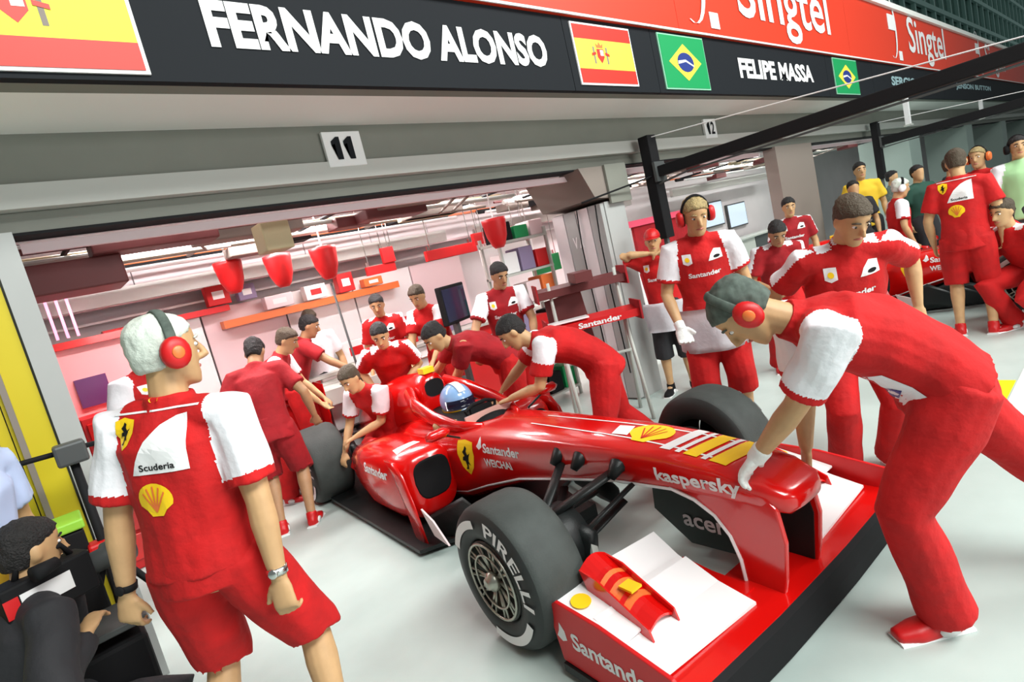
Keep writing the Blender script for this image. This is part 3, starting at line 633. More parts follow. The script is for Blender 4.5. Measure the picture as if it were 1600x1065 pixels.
# ------------------------------------------------------------------ people
def ik(a, t, l1, l2, pole):
    a = V(a); t = V(t); d = t - a; L = min(d.length, (l1 + l2) * .998); d.normalize(); t = a + d * L
    x = (l1 * l1 - l2 * l2 + L * L) / (2 * L); h = math.sqrt(max(0, l1 * l1 - x * x))
    p = V(pole); p = p - d * p.dot(d)
    if p.length < 1e-5: p = d.orthogonal()
    p.normalize(); return a + d * x + p * h, t
def rotv(v, axis, deg): return Matrix.Rotation(math.radians(deg), 3, axis) @ v
UP = V((0, 0, 1))
def person(label, P, heading, lean=0, roll=0, s=1.0, hand_l=None, hand_r=None, foot_l=None, foot_r=None, twist=0, head=(0, 0), top=None, sleeve='white', bottom=None, legs='long',
           skin=None, hair=None, hair_style='short', defenders=None, cap=None, gloves=None, apron=None, shoes=None, vox=.013, curl=35, group=None, back_print=False, front_print=False,
           pole_l=None, pole_r=None, knee=None, headset=None, lower=True, face=True, watch=False, sleeve_len=.72, bulk=1.0, shirt_out=True, category='person'):
    """one continuous skin body (remeshed) plus clothing children; all joint positions in metres in the world"""
    top = top or SHIRT; bottom = bottom or SHIRT; skin = skin or SKIN; shoes = shoes or REDG
    P = V(P); h = math.radians(heading); F = V((math.cos(h), math.sin(h), 0)); Rt = V((F.y, -F.x, 0))
    root = thing('person', label, category, (P.x, P.y, 0), 0, group)
    def O(nm, bm, m, sm=True, par=None): return obj(nm, bm, m, par or root, sm, world_space=True)
    d0 = rotv(rotv(UP, Rt, -lean * .55), F, roll * .5); d1 = rotv(rotv(UP, Rt, -lean), F, roll)
    waist = P + d0 * .13 * s; chest = waist + (d0 + d1).normalized() * .16 * s; nb = chest + d1 * .235 * s
    Rs = rotv(Rt, F, roll); Rs = rotv(Rs, d1, -twist).normalized()
    Fs = Rs.cross(d1) * -1; Fs = d1.cross(Rs)  # chest forward
    if Fs.dot(F) < 0 and lean < 80: Fs = -Fs
    # head frame: yaw relative to the chest (positive to the left), pitch positive looking down
    hd = rotv(F, UP, head[0]); hr = V((hd.y, -hd.x, 0)); fd = rotv(hd, hr, -head[1]); fd.normalize(); hr = hr.normalized(); hu = hr.cross(fd).normalized()
    ndir = (d1 * .6 + hu * .4).normalized()
    hb = nb + ndir * .060 * s; hc = hb + (hu * .115 + fd * .02) * s
    sh = {}; el = {}; wr = {}; hdv = {}; hp = {}; kn = {}; an = {}
    for k, q in (('l', -1), ('r', 1)):
        sh[k] = nb - d1 * .045 * s + Rs * q * .180 * s * bulk
        tgt = {'l': hand_l, 'r': hand_r}[k]
        if tgt is None: tgt = sh[k] + (V((0, 0, -.52)) + Rs * q * .07 + F * .06) * s
        pole = {'l': pole_l, 'r': pole_r}[k] or (-F * .8 + Rs * q * .6 - UP * .1)
        el[k], wr[k] = ik(sh[k], tgt, .29 * s, .26 * s, pole)
        hdv[k] = ((wr[k] - el[k]).normalized())
        hp[k] = P + Rt * q * .092 * s
        ft = {'l': foot_l, 'r': foot_r}[k]
        if ft is None: ft = V((hp[k].x, hp[k].y, 0)) + Rt * q * .03 * s
        ft = V(ft) + UP * .085 * s
        kn[k], an[k] = ik(hp[k], ft, .44 * s, .425 * s, knee or (F + Rt * q * .12))
    # ---- skin body
    bm = bmesh.new()
    tube(bm, [P - d0 * .09 * s, P, waist, chest, chest + d1 * .13 * s, nb - d1 * .02 * s, nb + d1 * .02 * s], [(.09 * s, .06 * s), (.135 * s, .08 * s), (.12 * s, .078 * s), (.132 * s, .088 * s), (.145 * s, .09 * s), (.10 * s, .055 * s), (.058 * s, .052 * s)], side=Rs, n=16)
    tube(bm, [nb - d1 * .03 * s, hb, hc - hu * .03 * s - fd * .015 * s], [.062 * s, .056 * s, .052 * s], side=Rs)
    prof = [(-.118, .026, .024, .058), (-.105, .042, .040, .045), (-.085, .052, .058, .030), (-.055, .061, .074, .012), (-.02, .067, .088, .001), (.02, .073, .097, -.004), (.06, .072, .096, -.008), (.088, .060, .082, -.011), (.108, .040, .055, -.012), (.118, .015, .02, -.012)]
    loft(bm, [[hc + (hu * t + fd * (off + ry * math.cos(a)) + hr * rx * math.sin(a)) * s for a in [2 * PI * j / 18 for j in range(18)]] for t, rx, ry, off in prof])
    if face:
        tube(bm, [hc + (hu * .022 + fd * .088) * s, hc + (hu * -.006 + fd * .106) * s, hc + (hu * -.026 + fd * .116) * s, hc + (hu * -.036 + fd * .092) * s], [.009 * s, .011 * s, .015 * s, .012 * s], n=8)
    for q in (-1, 1): ell(bm, hc + (hr * q * .074 - fd * .008 - hu * .006) * s, (.012 * s, .022 * s, .032 * s), (hr, fd, hu))
    for k, q in (('l', -1), ('r', 1)):
        tube(bm, [nb - d1 * .02 * s, nb - d1 * .03 * s + Rs * q * .09 * s, sh[k]], [.044 * s, .046 * s, .052 * s], n=12)
        m1 = sh[k].lerp(el[k], .45); m2 = el[k].lerp(wr[k], .3)
        tube(bm, [sh[k], m1, el[k], m2, el[k].lerp(wr[k], .75), wr[k]], [.058 * s, .051 * s, .041 * s, .043 * s, .032 * s, .026 * s], n=12)
        # hand: palm, four fingers, thumb
        D = hdv[k]; side = Rs - D * Rs.dot(D)
        side = (side.normalized() if side.length > .1 else D.orthogonal())
        pn = D.cross(F)
        thumb = (F - D * F.dot(D)); thumb = thumb.normalized() if thumb.length > .15 else UP.copy()
        palm = D.cross(thumb) * (1 if (D.cross(thumb)).dot(Rs * -q) > 0 else -1)   # palm faces the body
        if {'l': hand_l, 'r': hand_r}[k] is not None:
            palm = -UP if abs(D.z) < .8 else F; palm = (palm - D * palm.dot(D)).normalized(); thumb = D.cross(palm) * (1 if D.cross(palm).dot(Rs * -q) > 0 else -1)
        glove = gloves and k in gloves
        hbm = bmesh.new() if glove else bm; gs = s * (1.28 if glove else 1.0)
        if glove: tube(hbm, [wr[k] - D * .04 * s, wr[k], wr[k] + D * .02 * s], [.036 * s, .034 * s, .034 * s], n=12)
        W = wr[k]
        tube(hbm, [W, W + D * .03 * s, W + D * .085 * s, W + D * .10 * s], [(.025 * gs, .019 * gs), (.036 * gs, .018 * gs), (.041 * gs, .016 * gs), (.038 * gs, .012 * gs)], side=thumb, n=12)
        for j, (o, ln) in enumerate(((.031, .075), (.011, .085), (-.010, .078), (-.030, .060))):
            p0 = W + D * .088 * s + thumb * o * gs; a = D.copy(); c1 = curl * (1 + .15 * j)
            ax_ = D.cross(palm).normalized(); a1 = rotv(a, ax_, c1 * .6); a2 = rotv(a, ax_, c1 * 1.5); a3 = rotv(a, ax_, c1 * 2.1)
            q1 = p0 + a1 * ln * .45 * s; q2 = q1 + a2 * ln * .32 * s; q3 = q2 + a3 * ln * .26 * s
            tube(hbm, [p0 - D * .02 * s, p0, q1, q2, q3], [.009 * gs, .0095 * gs, .009 * gs, .008 * gs, .0065 * gs], n=8)
        t0 = W + D * .025 * s + thumb * .026 * gs; td = (D * .75 + thumb * .6 + palm * .3).normalized(); t1 = t0 + td * .042 * s; t2 = t1 + (td * .8 + D * .4).normalized() * .032 * s
        tube(hbm, [t0, t1, t2], [.014 * gs, .011 * gs, .009 * gs], n=8)
        if glove: O('glove', remeshed(hbm, max(.007, vox * .65), 1), WHG)
        if watch and k in watch:
            wb = bmesh.new(); tube(wb, [W - D * .035 * s, W - D * .012 * s], [.033 * s, .032 * s], n=16); ell(wb, W - D * .023 * s - palm * .031 * s, (.018, .018, .008), (thumb, D, palm)); O('wristwatch', wb, BLK if k == 'l' else CHR)
    if lower:
        for k, q in (('l', -1), ('r', 1)):
            tube(bm, [hp[k] + UP * .03, hp[k].lerp(kn[k], .25), hp[k].lerp(kn[k], .7), kn[k], kn[k].lerp(an[k], .28), kn[k].lerp(an[k], .7), an[k]], [.072 * s, .072 * s, .062 * s, .055 * s, .058 * s, .042 * s, .036 * s], n=14)
            fdir = F * 1.0 + Rt * q * .18; fdir.normalize()
            shin = (an[k] - kn[k]).normalized(); up_f = 0
            fwd = fdir - shin * fdir.dot(shin) * .75; fwd.normalize()
            if an[k].z < .14 * s: fwd = fdir
            heel = an[k] - UP * .05 * s - fwd * .05 * s; toe = an[k] - UP * .065 * s + fwd * .16 * s
            if an[k].z >= .14 * s: dn = shin; heel = an[k] + dn * .055 * s - fwd * .05 * s; toe = an[k] + dn * .07 * s + fwd * .16 * s
            tube(bm, [an[k], (heel + toe) / 2, toe], [.036 * s, .036 * s, .025 * s], n=10)
            sb = bmesh.new(); sd = fwd.cross(UP)
            tube(sb, [heel - fwd * .01, heel + fwd * .03 * s, heel.lerp(toe, .45), heel.lerp(toe, .8), toe + fwd * .03 * s], [(.030 * s, .030 * s), (.042 * s, .045 * s), (.043 * s, .042 * s), (.048 * s, .034 * s), (.030 * s, .020 * s)], side=sd, n=14, power=2.6)
            tube(sb, [an[k] + (kn[k] - an[k]).normalized() * .03, (an[k] + heel) / 2 + fwd * .02], [.044 * s, .046 * s], n=12)
            sh_o = O('shoe', remeshed(sb, .011, 2), shoes)
            wb = bmesh.new(); tube(wb, [heel - UP * .03 * s - fwd * .02, toe - UP * .02 * s + fwd * .03], [(.042 * s, .012), (.042 * s, .012)], side=sd, n=14, power=3); O('sole', wb, WHP, False, sh_o)
            wb = bmesh.new(); mid = heel.lerp(toe, .35); tube(wb, [mid - sd * .048 * s, mid + sd * .048 * s], [(.035 * s, .022 * s), (.035 * s, .022 * s)], side=fwd, n=10); O('side_patch', wb, WHP, True, sh_o)
    O('body', remeshed(bm, vox, 2), skin)
    # ---- shirt
    bm = bmesh.new(); hem = P - d0 * (.10 if shirt_out else .0) * s; b = bulk
    tube(bm, [hem, P + d0 * .03 * s, waist, chest, chest + d1 * .13 * s, nb - d1 * .035 * s, nb + d1 * .005 * s], [(.185 * s * b, .138 * s * b), (.18 * s * b, .132 * s * b), (.168 * s * b, .128 * s * b), (.180 * s * b, .132 * s * b), (.190 * s, .132 * s), (.135 * s, .092 * s), (.075 * s, .072 * s)], side=Rs, n=20)
    tube(bm, [nb - d1 * .01, nb + ndir * .045 * s], [.078 * s, .070 * s], n=14)
    cuff = {}
    for k, q in (('l', -1), ('r', 1)):
        e = sh[k].lerp(el[k], sleeve_len); cuff[k] = e
        tube(bm, [nb - d1 * .03 * s, nb - d1 * .04 * s + Rs * q * .10 * s, sh[k] + d1 * .004, sh[k].lerp(e, .5), e], [.066 * s, .074 * s, .080 * s, .076 * s, .078 * s], n=14)
        if sleeve_len > .9: tube(bm, [e, el[k], el[k].lerp(wr[k], .9)], [.078 * s, .062 * s, .046 * s], n=12)
    me = remeshed(bm, max(vox, .0095) if vox > .009 else .0062, 2 if vox > .009 else 4, .012 * s, 11, P.x * 7)
    sp = O('shirt', me, (top, WHC))
    if sleeve != 'none':
        off = sp.parent.location
        for f in me.polygons:
            c = f.center + off
            for k, q in (('l', -1), ('r', 1)):
                a, e = sh[k], cuff[k]; ax_ = (e - a); L = ax_.length; t = (c - a).dot(ax_) / (L * L); dist = (c - a - ax_ * t).length
                lat = (c - nb).dot(Rs) * q; outer = (c - (a + ax_ * t)).normalized()
                tc_ = max(0, min(1, t)); da = (c - a - ax_ * tc_).length / (.080 * s)
                fw = (c - nb).dot(Fs); hgt = (c - nb).dot(d1)
                dt = math.sqrt((lat / (.185 * s)) ** 2 + (fw / (.13 * s)) ** 2) + max(0, hgt + .06 * s) / (.09 * s) * .35
                inarm = lat > 0 and da < dt + .02
                ref = (d1 + Rs * q * .9 - ax_.normalized() * (d1 + Rs * q * .9).dot(ax_.normalized())).normalized()
                if sleeve == 'white':
                    if inarm and t < .87: f.material_index = 1
                elif sleeve == 'stripe':
                    if t < .90 and ((inarm and outer.dot(ref) > .80) or (not inarm and lat > .05 * s and f.normal.dot(d1) > .80)): f.material_index = 1
                elif sleeve == 'shoulder':
                    if inarm and t < .55: f.material_index = 1
    if lower:
        bm = bmesh.new()
        tube(bm, [P + d0 * .10 * s, P + d0 * .03 * s, P - UP * .06 * s], [(.165 * s * b, .125 * s), (.178 * s * b, .138 * s), (.168 * s, .138 * s)], side=Rt, n=20)
        for k, q in (('l', -1), ('r', 1)):
            h0 = hp[k] + UP * .02
            if legs == 'long': tube(bm, [h0, hp[k].lerp(kn[k], .3), hp[k].lerp(kn[k], .75), kn[k], kn[k].lerp(an[k], .35), kn[k].lerp(an[k], .75), kn[k].lerp(an[k], 1.04)], [.112 * s, .113 * s, .094 * s, .086 * s, .088 * s, .088 * s, .094 * s], n=14)
            else:
                ext = {'shorts': .02, 'cropped': .22}[legs]
                tube(bm, [h0, hp[k].lerp(kn[k], .3), hp[k].lerp(kn[k], .75), kn[k], kn[k].lerp(an[k], ext + .03)], [.112 * s, .115 * s, .104 * s, .099 * s, .100 * s], n=14)
        O('trousers' if legs == 'long' else 'shorts', remeshed(bm, max(vox, .011), 2, .008 * s, 9, P.y * 5), bottom)
    # ---- head gear
    if hair_style != 'none':
        bm = bmesh.new(); hh = {'short': 1.0, 'long': 1.1}[hair_style]
        for t, rx, ry, off, a0 in ((.0, .077, .101, -.006, 1.75), (.03, .079, .103, -.006, 1.65), (.06, .078, .103, -.009, .9), (.09, .067, .09, -.012, 0), (.113, .047, .063, -.014, 0), (.127, .016, .022, -.014, 0)): pass
        rings = []
        for t, rx, ry, off, fr in ((-.055, .058, .078, -.014, -.15), (-.03, .068, .09, -.012, -.12), (.0, .077, .102, -.008, -.05), (.03, .079, .104, -.008, .30), (.055, .0795, .104, -.009, .72), (.075, .076, .101, -.010, 1.0), (.10, .060, .080, -.012, 1), (.118, .040, .053, -.013, 1), (.128, .014, .02, -.013, 1)):
            r = []
            for j in range(24):
                a = 2 * PI * j / 24; cf = math.cos(a); ff = off + ry * min(cf, fr if fr < 1 else 1); r.append(hc + (hu * t * hh + fd * ff + hr * rx * math.sin(a)) * s * 1.01)
            rings.append(r)
        loft(bm, rings)
        O('hair', remeshed(bm, .010, 1, .006, 60), hair or HAIRBR)
    if cap:
        bm = bmesh.new()
        loft(bm, [[hc + (hu * t + fd * (off + ry * math.cos(a)) + hr * rx * math.sin(a)) * s for a in [2 * PI * j / 20 for j in range(20)]] for t, rx, ry, off in ((.03, .082, .108, -.006), (.06, .082, .107, -.008), (.095, .070, .092, -.010), (.122, .045, .06, -.012), (.134, .012, .016, -.012))])
        c = O('cap', bm, cap)
        bm = bmesh.new(); prism(bm, [hc + (hu * .045 + fd * (.085 + .085 * math.sin(a)) + hr * .075 * math.cos(a)) * s for a in [PI * j / 12 for j in range(13)]], hu * -.008); O('peak', bm, cap, False, c)
    if defenders or headset:
        m = defenders or headset; bm = bmesh.new()
        tube(bm, [hc + (hr * math.cos(a) * .092 + hu * (.0 + math.sin(a) * .135) - fd * .006) * s for a in [PI * j / 14 for j in range(15)]], [(.016 * s, .006 * s)] * 15, side=fd, n=8)
        band = O('ear_defenders', bm, GREYC if defenders else BLK)
        for q in (-1, 1):
            bm = bmesh.new(); c0 = hc + (hr * q * .076 - hu * .008 - fd * .006) * s; tube(bm, [c0, c0 + hr * q * .012 * s, c0 + hr * q * .030 * s, c0 + hr * q * .042 * s, c0 + hr * q * .046 * s], [(.036 * s, .044 * s), (.043 * s, .051 * s), (.043 * s, .051 * s), (.034 * s, .042 * s), (.018 * s, .022 * s)], side=fd, n=18)
            cp = O('ear_cup', bm, m, True, band)
            bm = bmesh.new(); tube(bm, [c0, c0 + hr * q * .008 * s], [(.040 * s, .048 * s), (.040 * s, .048 * s)], side=fd, n=18); O('ear_cushion', bm, BLK, True, band)
            if defenders:
                bm = bmesh.new(); tube(bm, [c0 + hr * q * .045 * s, c0 + hr * q * .049 * s], [(.02 * s, .022 * s), (.016 * s, .018 * s)], side=fd, n=14); O('cup_badge', bm, ORG, True, band)
    if face:
        for q in (-1, 1):
            c0 = hc + (hr * q * .031 + hu * .010 + fd * .0755) * s
            bm = bmesh.new(); ell(bm, c0, (.013 * s, .011 * s, .0075 * s), (hr, fd, hu), 10, 7); e = O('eye', bm, EYEW)
            bm = bmesh.new(); ell(bm, c0 + fd * .0085 * s, (.0065 * s, .004 * s, .0065 * s), (hr, fd, hu), 8, 6); O('iris', bm, EYEI, True, e)
            bm = bmesh.new(); tube(bm, [hc + (hr * q * .014 + hu * .032 + fd * .0925) * s, hc + (hr * q * .032 + hu * .037 + fd * .089) * s, hc + (hr * q * .05 + hu * .030 + fd * .074) * s], [.004 * s, .005 * s, .003 * s], n=6); O('eyebrow', bm, hair or HAIRBR)
        bm = bmesh.new(); tube(bm, [hc + (hr * x + hu * (-.062 - abs(x) * .1) + fd * (.088 - abs(x) * .45)) * s for x in (-.024, -.012, 0, .012, .024)], [.003, .006 * s, .007 * s, .006 * s, .003], n=8); O('lips', bm, LIP)
    bv = None
    if back_print or front_print or apron:
        bv = bvh_of([sp]); off = root.location
    if back_print:
        mid = chest + d1 * .10 * s - off; b_ax = Rs; up = d1; nn = b_ax.cross(up)
        # print axes: seen from behind, +x runs towards the wearer's right
        def dec(bmx, x, y, m, lift=.003, nm='print'): return O2(nm, project(bmx, mid + b_ax * x + up * y, b_ax, up, bv, lift, .03), m)
        def O2(nm, bmx, m): o = obj(nm, bmx, m, sp, False); return o
        big = back_print == 'full'
        dec(poly_bm([(-.105, -.085), (.085, -.085), (.080, .09), (.045, .085), (.0, .065), (-.05, .02), (-.085, -.04)]), .015, .04, SIGNW)
        dec(text_bm('Scuderia', .12, .022, .02), .0, -.022, BLK, .005)
        shd = [(-.035, .04), (0, .05), (.035, .04), (.036, 0), (.02, -.035), (0, -.05), (-.02, -.035), (-.036, 0)]
        dec(poly_bm(shd), -.115, .09, YEL)
        hz = [(-.10, -.40), (-.02, -.30), (-.06, -.12), (-.20, -.10), (-.24, -.22), (-.16, .02), (-.06, .06), (-.14, .20), (-.04, .30), (.02, .42), (.10, .34), (.06, .22), (.10, .10), (.24, .18), (.14, .02), (.10, -.12), (.18, -.26), (.06, -.2), (.04, -.4)]
        dec(poly_bm([(x * .085, y * .085) for x, y in hz]), -.115, .09, BLK, .005, 'horse_figure')
        dec(poly_bm([(.02, -.055), (.035, -.035)] + [(.062 * math.cos(a), .055 * math.sin(a)) for a in [-.35 + i * (PI + .7) / 14 for i in range(15)]] + [(-.035, -.035), (-.02, -.055)]), -.03, -.13, YEL, .003, 'shell_emblem')
        bmx = bmesh.new()
        for j in range(5):
            a = PI * (.18 + .16 * j); q_ = V((math.cos(a), math.sin(a), 0)); n_ = V((-q_.y, q_.x, 0)) * .003
            bmx.faces.new([bmx.verts.new(p) for p in (V((0, -.04, 0)) - n_, V((0, -.04, 0)) + n_, q_ * .045 + n_, q_ * .045 - n_)])
        dec(bmx, -.03, -.13, ORG, .005, 'emblem_rib')
        dec(poly_bm([(-.16, -.003), (.13, -.003), (.13, .003), (-.16, .003)]), 0, .15, SIGNW)
        dec(poly_bm(oval(.03, .02)), -.01, .185, YEL)
    if front_print:
        mid = chest + d1 * .09 * s - off; b_ax = -Rs; up = d1
        def dec(bmx, x, y, m, lift=.003, nm='print'): return obj(nm, project(bmx, mid + b_ax * x + up * y, b_ax, up, bv, lift, .03), m, sp, False)
        dec(text_bm('Santander', .22, .035, .03), .0, -.06, SIGNW, nm='lettering')
        dec(poly_bm([(-.03, .035), (.03, .035), (.03, -.025), (0, -.04), (-.03, -.025)]), -.10, .055, SIGNW, nm='badge'); dec(poly_bm(oval(.03, .03)), -.10, .055, YEL, .005, 'badge_centre')
        dec(poly_bm([(-.05, -.03), (.05, -.03), (.045, .03), (.0, .04), (-.03, .01)]), .085, .055, SIGNW, nm='badge'); dec(poly_bm(oval(.045, .02)), .095, .045, BLK, .005, 'badge_centre')
    if apron:
        am, drop = apron; bm = bmesh.new()
        rings = []
        for i in range(9):
            t = i / 8; z = -d0 * (drop * t - .07) * s; w = .235 + .01 * t + .012 * math.sin(t * 5)
            rings.append([P + z + (Rt * math.sin(a) * w + F * (math.cos(a) * (.185 + .05 * t + .012 * math.sin(6 * a + t * 3)))) * s for a in [-1.9 + 3.8 * j / 20 for j in range(21)]])
        loft(bm, rings, False, False); bmesh.ops.solidify(bm, geom=bm.faces[:], thickness=.006); O('tied_cloth', bm, am)
    root['joints'] = 0; del root['joints']
    return root
def car_pt(a, b, h): return CAR_O + V((.9956, -.094, 0)) * a + V((.094, .9956, 0)) * b + UP * h
# P1 near man on the left, back to the camera
person('mechanic with grey hair and red ear defenders, back to the camera, nearest on the left', (.29, 2.24, .94), 47, lean=2, roll=5, s=1.06, head=(-38, 4), sleeve='white', sleeve_len=.80, legs='shorts',
       hair=HAIRG, defenders=REDG, back_print='full', watch='lr', vox=.007, hand_l=(.04, 2.42, .86), hand_r=(.43, 1.99, .79), pole_r=(.3, -.8, 0), foot_l=(.12, 2.33, 0), foot_r=(.50, 2.10, 0), curl=45, bulk=1.0, shirt_out=False)
# P2 bending mechanic pushing the nose
pusher = person('mechanic in red bent double with straight arms pushing the car by its nose', (2.33, .53, .93), 129, lean=66, s=1.06, head=(-10, 58), sleeve='white', sleeve_len=.80, hair=GREYC, defenders=REDG,
       hand_l=car_pt(-.15, -.86, .70), hand_r=car_pt(.20, -.90, .64), foot_l=(2.23, .60, 0), foot_r=(2.86, .10, .10), gloves='l', vox=.007, curl=30, shoes=REDG, bulk=1.05, shirt_out=False, face=True)
sh_ = [c for c in pusher.children if c.name.startswith('shirt')][0]; bv_ = bvh_of([sh_])
pc = V((2.07, .62, .98)) - pusher.location; nrm = (V((0, 0, 1.55)) - V((2.07, .62, .98))).normalized(); axx = nrm.cross(UP).normalized() * -1; ayy = nrm.cross(axx)
pt = project(poly_bm([(-.10, .055), (-.02, .06), (.06, .01), (.10, -.03), (.05, -.075), (-.04, -.05), (-.09, .01)]), pc, axx, ayy, bv_, .003, .02); obj('waist_badge', pt, WHC, sh_)
pt = project(poly_bm([(-.05, .02), (.03, .0), (.02, -.03), (-.05, -.01)]), pc, axx, ayy, bv_, .005, .02); obj('badge_lettering', pt, BLU, sh_)
# P3 standing beyond the far front wheel
person('tall fair-haired mechanic with white cloth round his waist, behind the far front wheel', (3.74, 2.19, .99), 215, lean=12, s=1.06, head=(8, 22), sleeve='white', legs='cropped', hair=HAIRB, apron=(WHC, .30), gloves='lr', front_print=True, vox=.011,
       hand_l=(3.84, 1.93, .93), hand_r=(3.42, 2.25, .97), headset=REDG)
# P4 looking down beyond the nose
person('broad mechanic looking down with pale cloth at his waist, beyond the bent pushing mechanic', (3.52, 1.22, .85), 212, lean=24, s=1.02, head=(16, 34), sleeve='stripe', hair=HAIRBR, apron=(WHC, .25), front_print=True, vox=.011, bulk=1.12,
       hand_l=(3.72, .92, .93), hand_r=(3.28, 1.44, .90))
# P5 capped photographer-like man with hands at his face
person('person in red cap and black shorts holding hands up to the face by the partition', (4.82, 3.28, .90), 205, lean=2, s=.95, head=(5, 5), sleeve='none', legs='cropped', bottom=BLC, hair=HAIRBR, cap=REDG, apron=(WHC, .30), shoes=BLK, vox=.013,
       hand_l=(4.70, 3.10, 1.46), hand_r=(4.64, 3.24, 1.46), pole_l=(0.4, -.9, .3), pole_r=(-.8, .7, .3), front_print=True)
# P6 man in shorts seen from behind at the right
person('mechanic in red shirt and shorts with his back to the camera at the far right', (6.62, 1.20, .92), 5, lean=3, s=1.0, head=(10, 15), sleeve='none', legs='shorts', hair=HAIRBR, back_print='full', vox=.013)
# P12 leaning onto the cockpit
person('dark-haired mechanic leaning over the car with one arm reaching into the cockpit', (3.02, 2.68, .84), 143, lean=71, s=1.0, head=(-5, 40), sleeve='shoulder', hair=HAIRK, vox=.010,
       hand_l=car_pt(.16, 1.16, .76), hand_r=car_pt(.35, 1.60, .70), foot_l=(3.05, 2.45, 0), foot_r=(3.42, 2.62, 0), face=True, curl=25)
# P17 black-haired mechanic with back to the camera
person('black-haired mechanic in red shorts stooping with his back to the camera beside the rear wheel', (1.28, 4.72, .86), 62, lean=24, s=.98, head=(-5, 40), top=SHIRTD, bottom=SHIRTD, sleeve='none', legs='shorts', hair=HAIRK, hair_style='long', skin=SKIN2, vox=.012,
       hand_l=(1.02, 4.90, .82), hand_r=(1.66, 4.72, .85))
# P13 to P16 around the far side of the cockpit
person('dark-haired mechanic standing with hands out behind the man leaning on the cockpit', (3.55, 4.25, .93), 235, lean=14, s=1.0, head=(20, 25), sleeve='white', top=SHIRTD, hair=HAIRK, skin=SKIN2, vox=.014, front_print=True, hand_l=(3.50, 3.85, .95), hand_r=(3.05, 4.15, .98))
person('mechanic in white-shouldered red shirt bending left beside the black monitor', (3.28, 5.05, .93), 200, lean=18, s=.98, head=(10, 25), sleeve='shoulder', hair=HAIRBR, vox=.015, hand_l=(2.95, 4.75, .95), hand_r=(2.85, 5.05, .92))
person('mechanic in red with cropped dark hair at the back bench, seen from the front', (3.05, 5.70, .92), 225, lean=12, s=.98, head=(10, 20), sleeve='stripe', hair=HAIRK, vox=.016, front_print=True)
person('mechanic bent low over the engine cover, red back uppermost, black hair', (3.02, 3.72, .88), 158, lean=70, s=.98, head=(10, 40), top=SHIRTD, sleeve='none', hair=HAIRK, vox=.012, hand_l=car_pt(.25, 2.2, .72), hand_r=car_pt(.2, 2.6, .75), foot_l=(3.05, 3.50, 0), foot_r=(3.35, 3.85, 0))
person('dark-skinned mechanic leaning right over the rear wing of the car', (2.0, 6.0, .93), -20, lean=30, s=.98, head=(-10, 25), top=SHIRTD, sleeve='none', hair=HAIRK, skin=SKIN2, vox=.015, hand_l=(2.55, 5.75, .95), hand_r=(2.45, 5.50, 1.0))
person('man in plain white shirt at the back wall of the near garage', (2.42, 6.25, .92), -95, lean=6, s=.98, head=(0, 15), top=WHC, bottom=BLC, sleeve='none', hair=HAIRBR, vox=.016)
person('mechanic in dark cap standing behind the grey-haired man by the red cabinet', (.62, 5.05, .98), -60, lean=2, s=1.04, head=(0, 10), sleeve='white', top=SHIRT, hair=HAIRK, cap=BLK, vox=.015, front_print=True)
person('mechanic kneeling behind the left sidepod with arms stretched to the rear wheel', (2.30, 4.62, .52), 200, lean=40, s=.95, head=(0, 30), sleeve='white', hair=HAIRBR, skin=SKIN, vox=.013, hand_l=car_pt(-.55, 2.55, .58), hand_r=car_pt(-.62, 2.72, .45), foot_l=(2.45, 4.75, 0), foot_r=(2.2, 4.95, 0))
person('mechanic crouching among the group behind the engine cover, arms forward', (2.62, 4.95, .80), 235, lean=45, s=.97, head=(0, 30), sleeve='stripe', top=SHIRT, hair=HAIRK, vox=.015, hand_l=car_pt(.1, 2.75, .85), hand_r=car_pt(-.1, 3.0, .80))
person('mechanic leaning in near the rear wing, pale helmetless head turned down', (1.55, 5.55, .90), -35, lean=35, s=.97, head=(0, 30), sleeve='white', top=SHIRTD, hair=HAIRBR, vox=.015, hand_l=(2.05, 5.45, .85), hand_r=(1.90, 5.15, .85))
# driver
person('racing driver in a pale blue helmet sitting in the cockpit', car_pt(0, 1.64, .05), 270 - 5.4, lean=-5, s=.92, head=(0, 5), sleeve='none', lower=False, hair_style='none', vox=.013, hand_l=car_pt(.10, 1.36, .66), hand_r=car_pt(-.10, 1.36, .66), face=False)
t = thing('racing_helmet', 'pale blue racing helmet with a yellow rim on the driver in the cockpit', 'helmet', car_pt(0, 1.66, .735), CAR_R)
bm = bmesh.new(); ell(bm, (0, 0, .04), (.125, .145, .135), None, 26, 16); ell(bm, (0, -.06, -.04), (.09, .09, .07)); obj('shell', bm, HELB, t, True)
bm = bmesh.new(); loft(bm, [[V((.131 * math.sin(a), -.152 * math.cos(a), z)) for a in [-1.25 + 2.5 * j / 16 for j in range(17)]] for z in (0.0, .03, .065)], False, False); bmesh.ops.solidify(bm, geom=bm.faces[:], thickness=.004); obj('visor', bm, VISOR, t, True)
bm = bmesh.new(); loft(bm, [[V((r * math.sin(a) * .98, r * 1.13 * math.cos(a), z)) for a in [2 * PI * j / 26 for j in range(26)]] for z, r in ((-.055, .098), (-.03, .118), (-.012, .125))], False); obj('lower_band', bm, YEL, t, True)
bm = bmesh.new(); loft(bm, [[V((x, .149 * math.sin(a), .04 + .139 * math.cos(a))) for a in [-1.0 + 2.2 * j / 12 for j in range(13)]] for x in (-.03, 0, .03)], False, False); obj('crown_stripe', bm, SIGNW, t, True)
